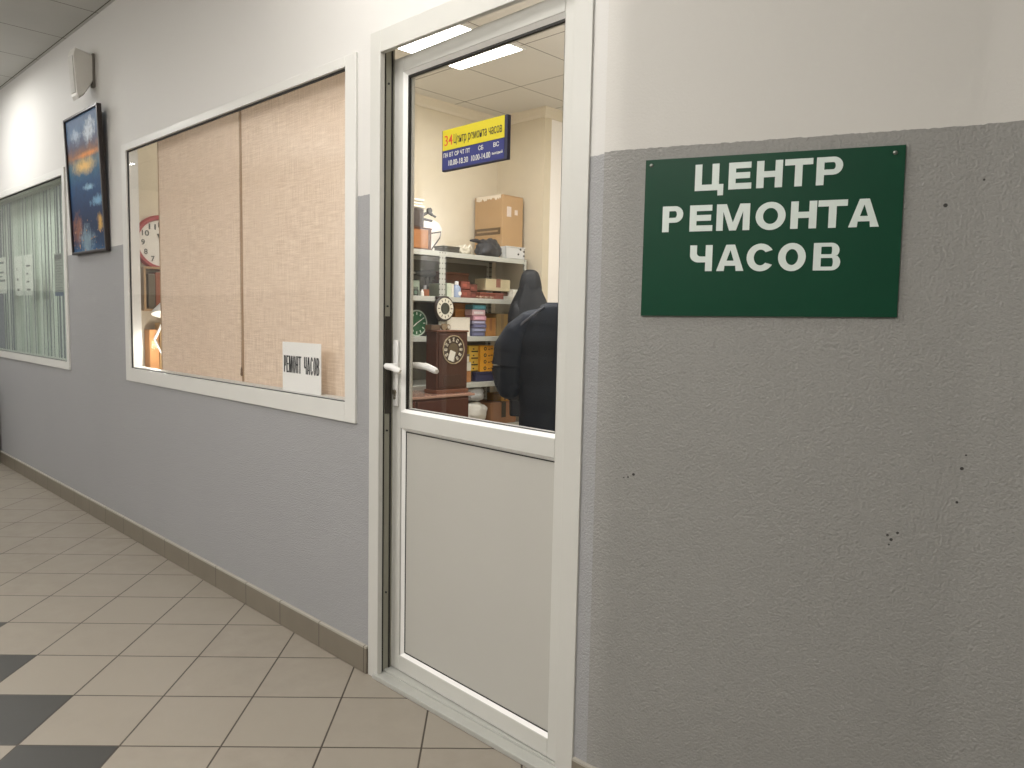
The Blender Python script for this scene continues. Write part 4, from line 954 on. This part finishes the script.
m = MB(); p0 = J+NAX*.152; m.tube([(p0.x, p0.y, .52), (p0.x, p0.y, .9), (p0.x, p0.y, 1.15), ((J+NAX*.12).x, (J+NAX*.12).y, 1.27), ((J+NAX*.085).x, (J+NAX*.085).y, 1.38)], .005, 8); m.build('zip', M((24, 26, 30), .4), o, smooth=True)
for sgn_ in (-1, 1):
    q = [J+WAX*(sgn_*a_)+NAX*d_ for a_, d_ in ((.075, .075), (.13, .085), (.19, .08), (.235, .075))]
    m = MB(); m.tube([(q[0].x, q[0].y, 1.365), (q[1].x, q[1].y, 1.325), (q[2].x, q[2].y, 1.275), (q[3].x, q[3].y, 1.215)], .006, 8); m.build('shoulder_highlight', M((92, 98, 112), .4), o, smooth=True)  # bluish shoulder highlights put in as pale strips
# black hooded jacket behind
K = Vector((-1.775, 2.74, 0))
o = thing('hooded_jacket', 'black hooded jacket hanging by its hood at the end of the shelving', 'jacket', (K.x, K.y, .55))
tab = [(.55, .14, .09), (.9, .145, .095), (1.2, .165, .095), (1.32, .165, .09), (1.42, .14, .08), (1.50, .10, .07), (1.56, .075, .065)]
m = MB(); m.loft([garment_ring(K, z, *lerp(tab, z), wob=.07, ph=z*3) for z in [.55+(1.56-.55)*i/26 for i in range(27)]]); m.build('torso', BLACKF, o, smooth=True, ang=80)
m = MB(); m.loft([garment_ring(K, z, hw, hd, wob=.05, ph=z*5) for z, hw, hd in ((1.53, .09, .068), (1.58, .082, .066), (1.63, .07, .06), (1.655, .058, .05), (1.672, .035, .03), (1.676, .008, .008))]); m.build('hood', BLACKF, o, smooth=True, ang=80)
for sgn_ in (-1, 1):
    pts = []
    for i in range(15):
        t = i/14; q = K+WAX*(sgn_*(.09+.035*min(1, t*2.5)))+NAX*(.03+.01*math.sin(t*5)); pts.append((q.x, q.y, 1.43-.72*t))
    m = MB(); m.tube(pts, [.03]+[.052+.004*math.sin(i*1.7) for i in range(13)]+[.046], 16); m.build('sleeve', M((22, 26, 32), .62, var=.2, scale=25, bump=.3), o, smooth=True, ang=80)
def stand(label, c, top, back):
    o = thing('coat_stand', label, 'coat stand', (c.x, c.y, 0)); p = c
    m = MB(); m.tube([(p.x, p.y, .02), (p.x, p.y, top)], .014, 14); m.build('pole', M((50, 46, 44), .4), o, smooth=True)
    m = MB(); m.lathe((p.x, p.y, 0), (0, 0, 1), [(0, .15), (.012, .15), (.022, .12), (.03, .02), (.03, .001)], 28); m.build('base', M((46, 42, 40), .4), o, smooth=True)
    m = MB(); m.tube([(p.x, p.y, top-.03), ((p+NAX*back*.5).x, (p+NAX*back*.5).y, top-.04), ((p+NAX*back).x, (p+NAX*back).y, top-.012)], .006, 8); m.build('hook', METAL, o, smooth=True)
stand('thin dark coat stand hidden behind the black hooded jacket', K-NAX*.13, 1.66, .09)
stand('thin dark coat stand carrying the navy padded jacket', J-NAX*.175+WAX*.02, 1.38, .11)

# --- strip of workshop seen left of the blinds
o = thing('wall_clock', 'round white wall clock with a red rim, half hidden by the woven blind', 'clock', (-2.49, .25, 1.7))
wc = Vector((-2.5, .262, 1.702))
m = MB(); m.cyl(wc, (1, 0, 0), .145, .02, 48); m.build('dial', M((232, 230, 222), .5, var=.02), o)
m = MB(); m.lathe_closed(wc, (1, 0, 0), [(0, .135), (0, .163), (.02, .165), (.034, .155), (.034, .140), (.022, .135)], 48); m.build('rim', M((166, 66, 70), .35), o, smooth=True)
m = MB(); dial_text(m, wc+Vector((.021, 0, 0)), .108, .032, [(str(k if k else 12), k*PI/6) for k in range(12)]); m.build('numeral', M((60, 70, 66), .5), o)
m = MB(); m.box(-.004, .004, 0, .085, -.0005, .0005, T=frame(wc+Vector((.0225, 0, 0)), (0, .5, -.86), (0, .86, .5))); m.box(-.005, .005, 0, .06, -.0005, .0005, T=frame(wc+Vector((.0225, 0, 0)), (0, .9, .4), (0, -.4, .9))); m.build('hand', BK, o)
o = thing('wall_shelf', 'brown wooden wall cubby under the red wall clock', 'shelf', (-2.43, .4, 1.3))
WW = wood((150, 120, 84), (176, 144, 104))
m = MB(); m.box(-2.5, -2.36, .11, .75, 1.542, 1.555, .002); m.box(-2.5, -2.36, .11, .75, 1.30, 1.313, .002); m.box(-2.5, -2.36, .11, .122, 1.313, 1.542); m.box(-2.5, -2.36, .738, .75, 1.313, 1.542); m.build('carcass', WW, o)
for k, (a, bq, c, hh, lb) in enumerate(((.14, .178, (96, 84, 62), .20, 'olive brown book on the wall cubby, leftmost'), (.18, .216, (150, 82, 46), .212, 'orange-brown book on the wall cubby, second from the left'), (.218, .25, (132, 68, 42), .2, 'dark orange book on the wall cubby, third from the left'))):
    q = thing('book', lb, 'book', (-2.44, (a+bq)/2, 1.3135), 'books in the wall cubby')
    m = MB(); m.box(-2.48, -2.372, a, bq, 1.3135, 1.3135+hh, .002); m.build('cover', M(c, .6), q)
    m = MB(); m.box(-2.478, -2.376, a+.003, bq-.003, 1.3135+hh, 1.3135+hh+.001); m.build('pages', PAPER, q)
o = thing('work_table', 'wooden work table behind the woven blinds', 'table', (-2.1, .5, 0))
m = MB(); m.box(-2.49, -1.2, .14, .75, .90, .93, .003); m.build('table_top', wood((170, 134, 92), (190, 152, 110)), o)
for x in (-2.46, -1.24):
    for y in (.17, .72):
        m = MB(); m.box(x-.02, x+.02, y-.02, y+.02, 0, .90); m.build('leg', METAL, o)
o = thing('desk_lamp', 'white jointed desk lamp beside the woven blind', 'lamp', (-2.30, .2, .9305))
LW = M((228, 228, 224), .35, var=.02)
m = MB(); m.lathe((-2.30, .22, .9305), (0, 0, 1), [(0, .07), (.015, .07), (.025, .05), (.03, .012), (.03, .001)], 24); m.build('base', LW, o, smooth=True)
m = MB(); m.tube([(-2.30, .22, .96), (-2.33, .155, 1.14), (-2.30, .235, 1.33)], .007, 10); m.tube([(-2.315, .22, .965), (-2.345, .155, 1.14), (-2.315, .235, 1.33)], .004, 8); m.build('arm', LW, o, smooth=True)
m = MB(); m.lathe((-2.30, .215, 1.375), (.25, -.15, -1), [(0, .012), (.0, .025), (.03, .035), (.08, .075), (.10, .08), (.098, .074), (.06, .05), (.03, .03)], 28); hd = m.build('lamp_shade', LW, o, smooth=True)
m = MB(); m.lathe((-2.285, .206, 1.315), (.25, -.15, -1), [(0, .02), (.015, .03), (.03, .025), (.04, .002)], 18); m.build('bulb', emissive((255, 244, 226), 12), o, smooth=True)
for lb, x0, x1, a, bq, z0, z1, c in (('orange parts drawer box on the work table behind the lamp', -2.48, -2.40, .15, .205, .9305, 1.19, (206, 150, 96)), ('tan parts drawer box right of the orange one on the work table', -2.48, -2.40, .21, .28, .9305, 1.23, (196, 166, 116))):
    carton(lb, x0, x1, a, bq, z0, z1, c, name='parts_box', mark=(.2, .8, .6, .75, (230, 200, 160)))
carton('white and violet carton low on the work table by the gap', -2.34, -2.24, .165, .215, .9305, 1.01, (222, 218, 230), name='small_box', flaps=False, lid=(190, 184, 220)) if False else None
# far inside, unseen part of the shop gets added fill lights
# ================================================================== LIGHTS
def area(name, loc, size, power, col=(1, 1, 1), rot=(0, 0, 0), sy=None):
    l = bpy.data.lights.new(name, 'AREA'); l.energy = power; l.color = col; l.size = size
    if sy: l.shape = 'RECTANGLE'; l.size_y = sy
    o = bpy.data.objects.new(name, l); COL.objects.link(o); o.location = loc; o.rotation_euler = rot; return o
area('corridor_light', (.35, -.75, 2.95), .6, 21, (1, .97, .93))
area('corridor_light', (-4.35, -.75, 2.95), .6, 26, (1, .99, .96))
area('corridor_light', (1.6, -2.5, 2.95), .9, 58, (1, .97, .92))
area('corridor_light', (-1.0, -2.9, 2.95), .6, 60, (1, .97, .93))
def bulb(name, loc, power, col, r):
    l = bpy.data.lights.new(name, 'POINT'); l.energy = power; l.color = col; l.shadow_soft_size = r
    o = bpy.data.objects.new(name, l); COL.objects.link(o); o.location = loc
bulb('corridor_fill', (-4.45, -3.0, 2.2), 46, (1, .985, .96), .08)  # added unseen light, brightens the corridor ceiling and left wall
bulb('shop_fill', (.2, 2.2, 2.2), 30, (1, .98, .95), .1)  # added unseen light to lift the shop ceiling and walls
area('corridor_light', (-7.2, -1.4, 2.95), .6, 25, (1, .98, .95))
area('shop_light', (-1.46, 1.72, 2.955), .2, 22, (1, .98, .95), sy=.55)
area('shop_light', (-.1, 3.3, 2.95), .6, 18, (1, .98, .95))  # added fill without a fixture, brightens the white niche wall
area('shop_light', (-.3, 1.5, 2.95), .6, 16, (1, .98, .95))  # added fill for the shelf fronts
area('next_room_light', (-4.4, 1.6, 2.94), 1.2, 15, (.98, 1, .97))
l = bpy.data.lights.new('desk_bulb', 'POINT'); l.energy = 2.2; l.color = (1, .95, .87); l.shadow_soft_size = .02
lo = bpy.data.objects.new('desk_bulb', l); COL.objects.link(lo); lo.location = (-2.225, .10, 1.10)

w = bpy.data.worlds.new('World'); S.world = w; w.use_nodes = True
w.node_tree.nodes['Background'].inputs[0].default_value = (.8, .82, .85, 1); w.node_tree.nodes['Background'].inputs[1].default_value = .25

# ================================================================== CAMERA
cd = bpy.data.cameras.new('camera'); cd.sensor_width = 36; cd.lens = 756.5257*36/1024; cd.clip_start = .02; cd.clip_end = 60
cam = bpy.data.objects.new('camera', cd); COL.objects.link(cam)
R = (.718808, .694925, .019833); U = (-.073389, .04748, .996173); F = (-.691324, .717513, -.085129)
cam.matrix_world = Matrix(((R[0], U[0], -F[0], 2.196987), (R[1], U[1], -F[1], -1.562494), (R[2], U[2], -F[2], 1.293323), (0, 0, 0, 1)))
S.camera = cam
S.view_settings.view_transform = 'Standard'; S.view_settings.look = 'None'; S.view_settings.exposure = 0; S.view_settings.gamma = 1
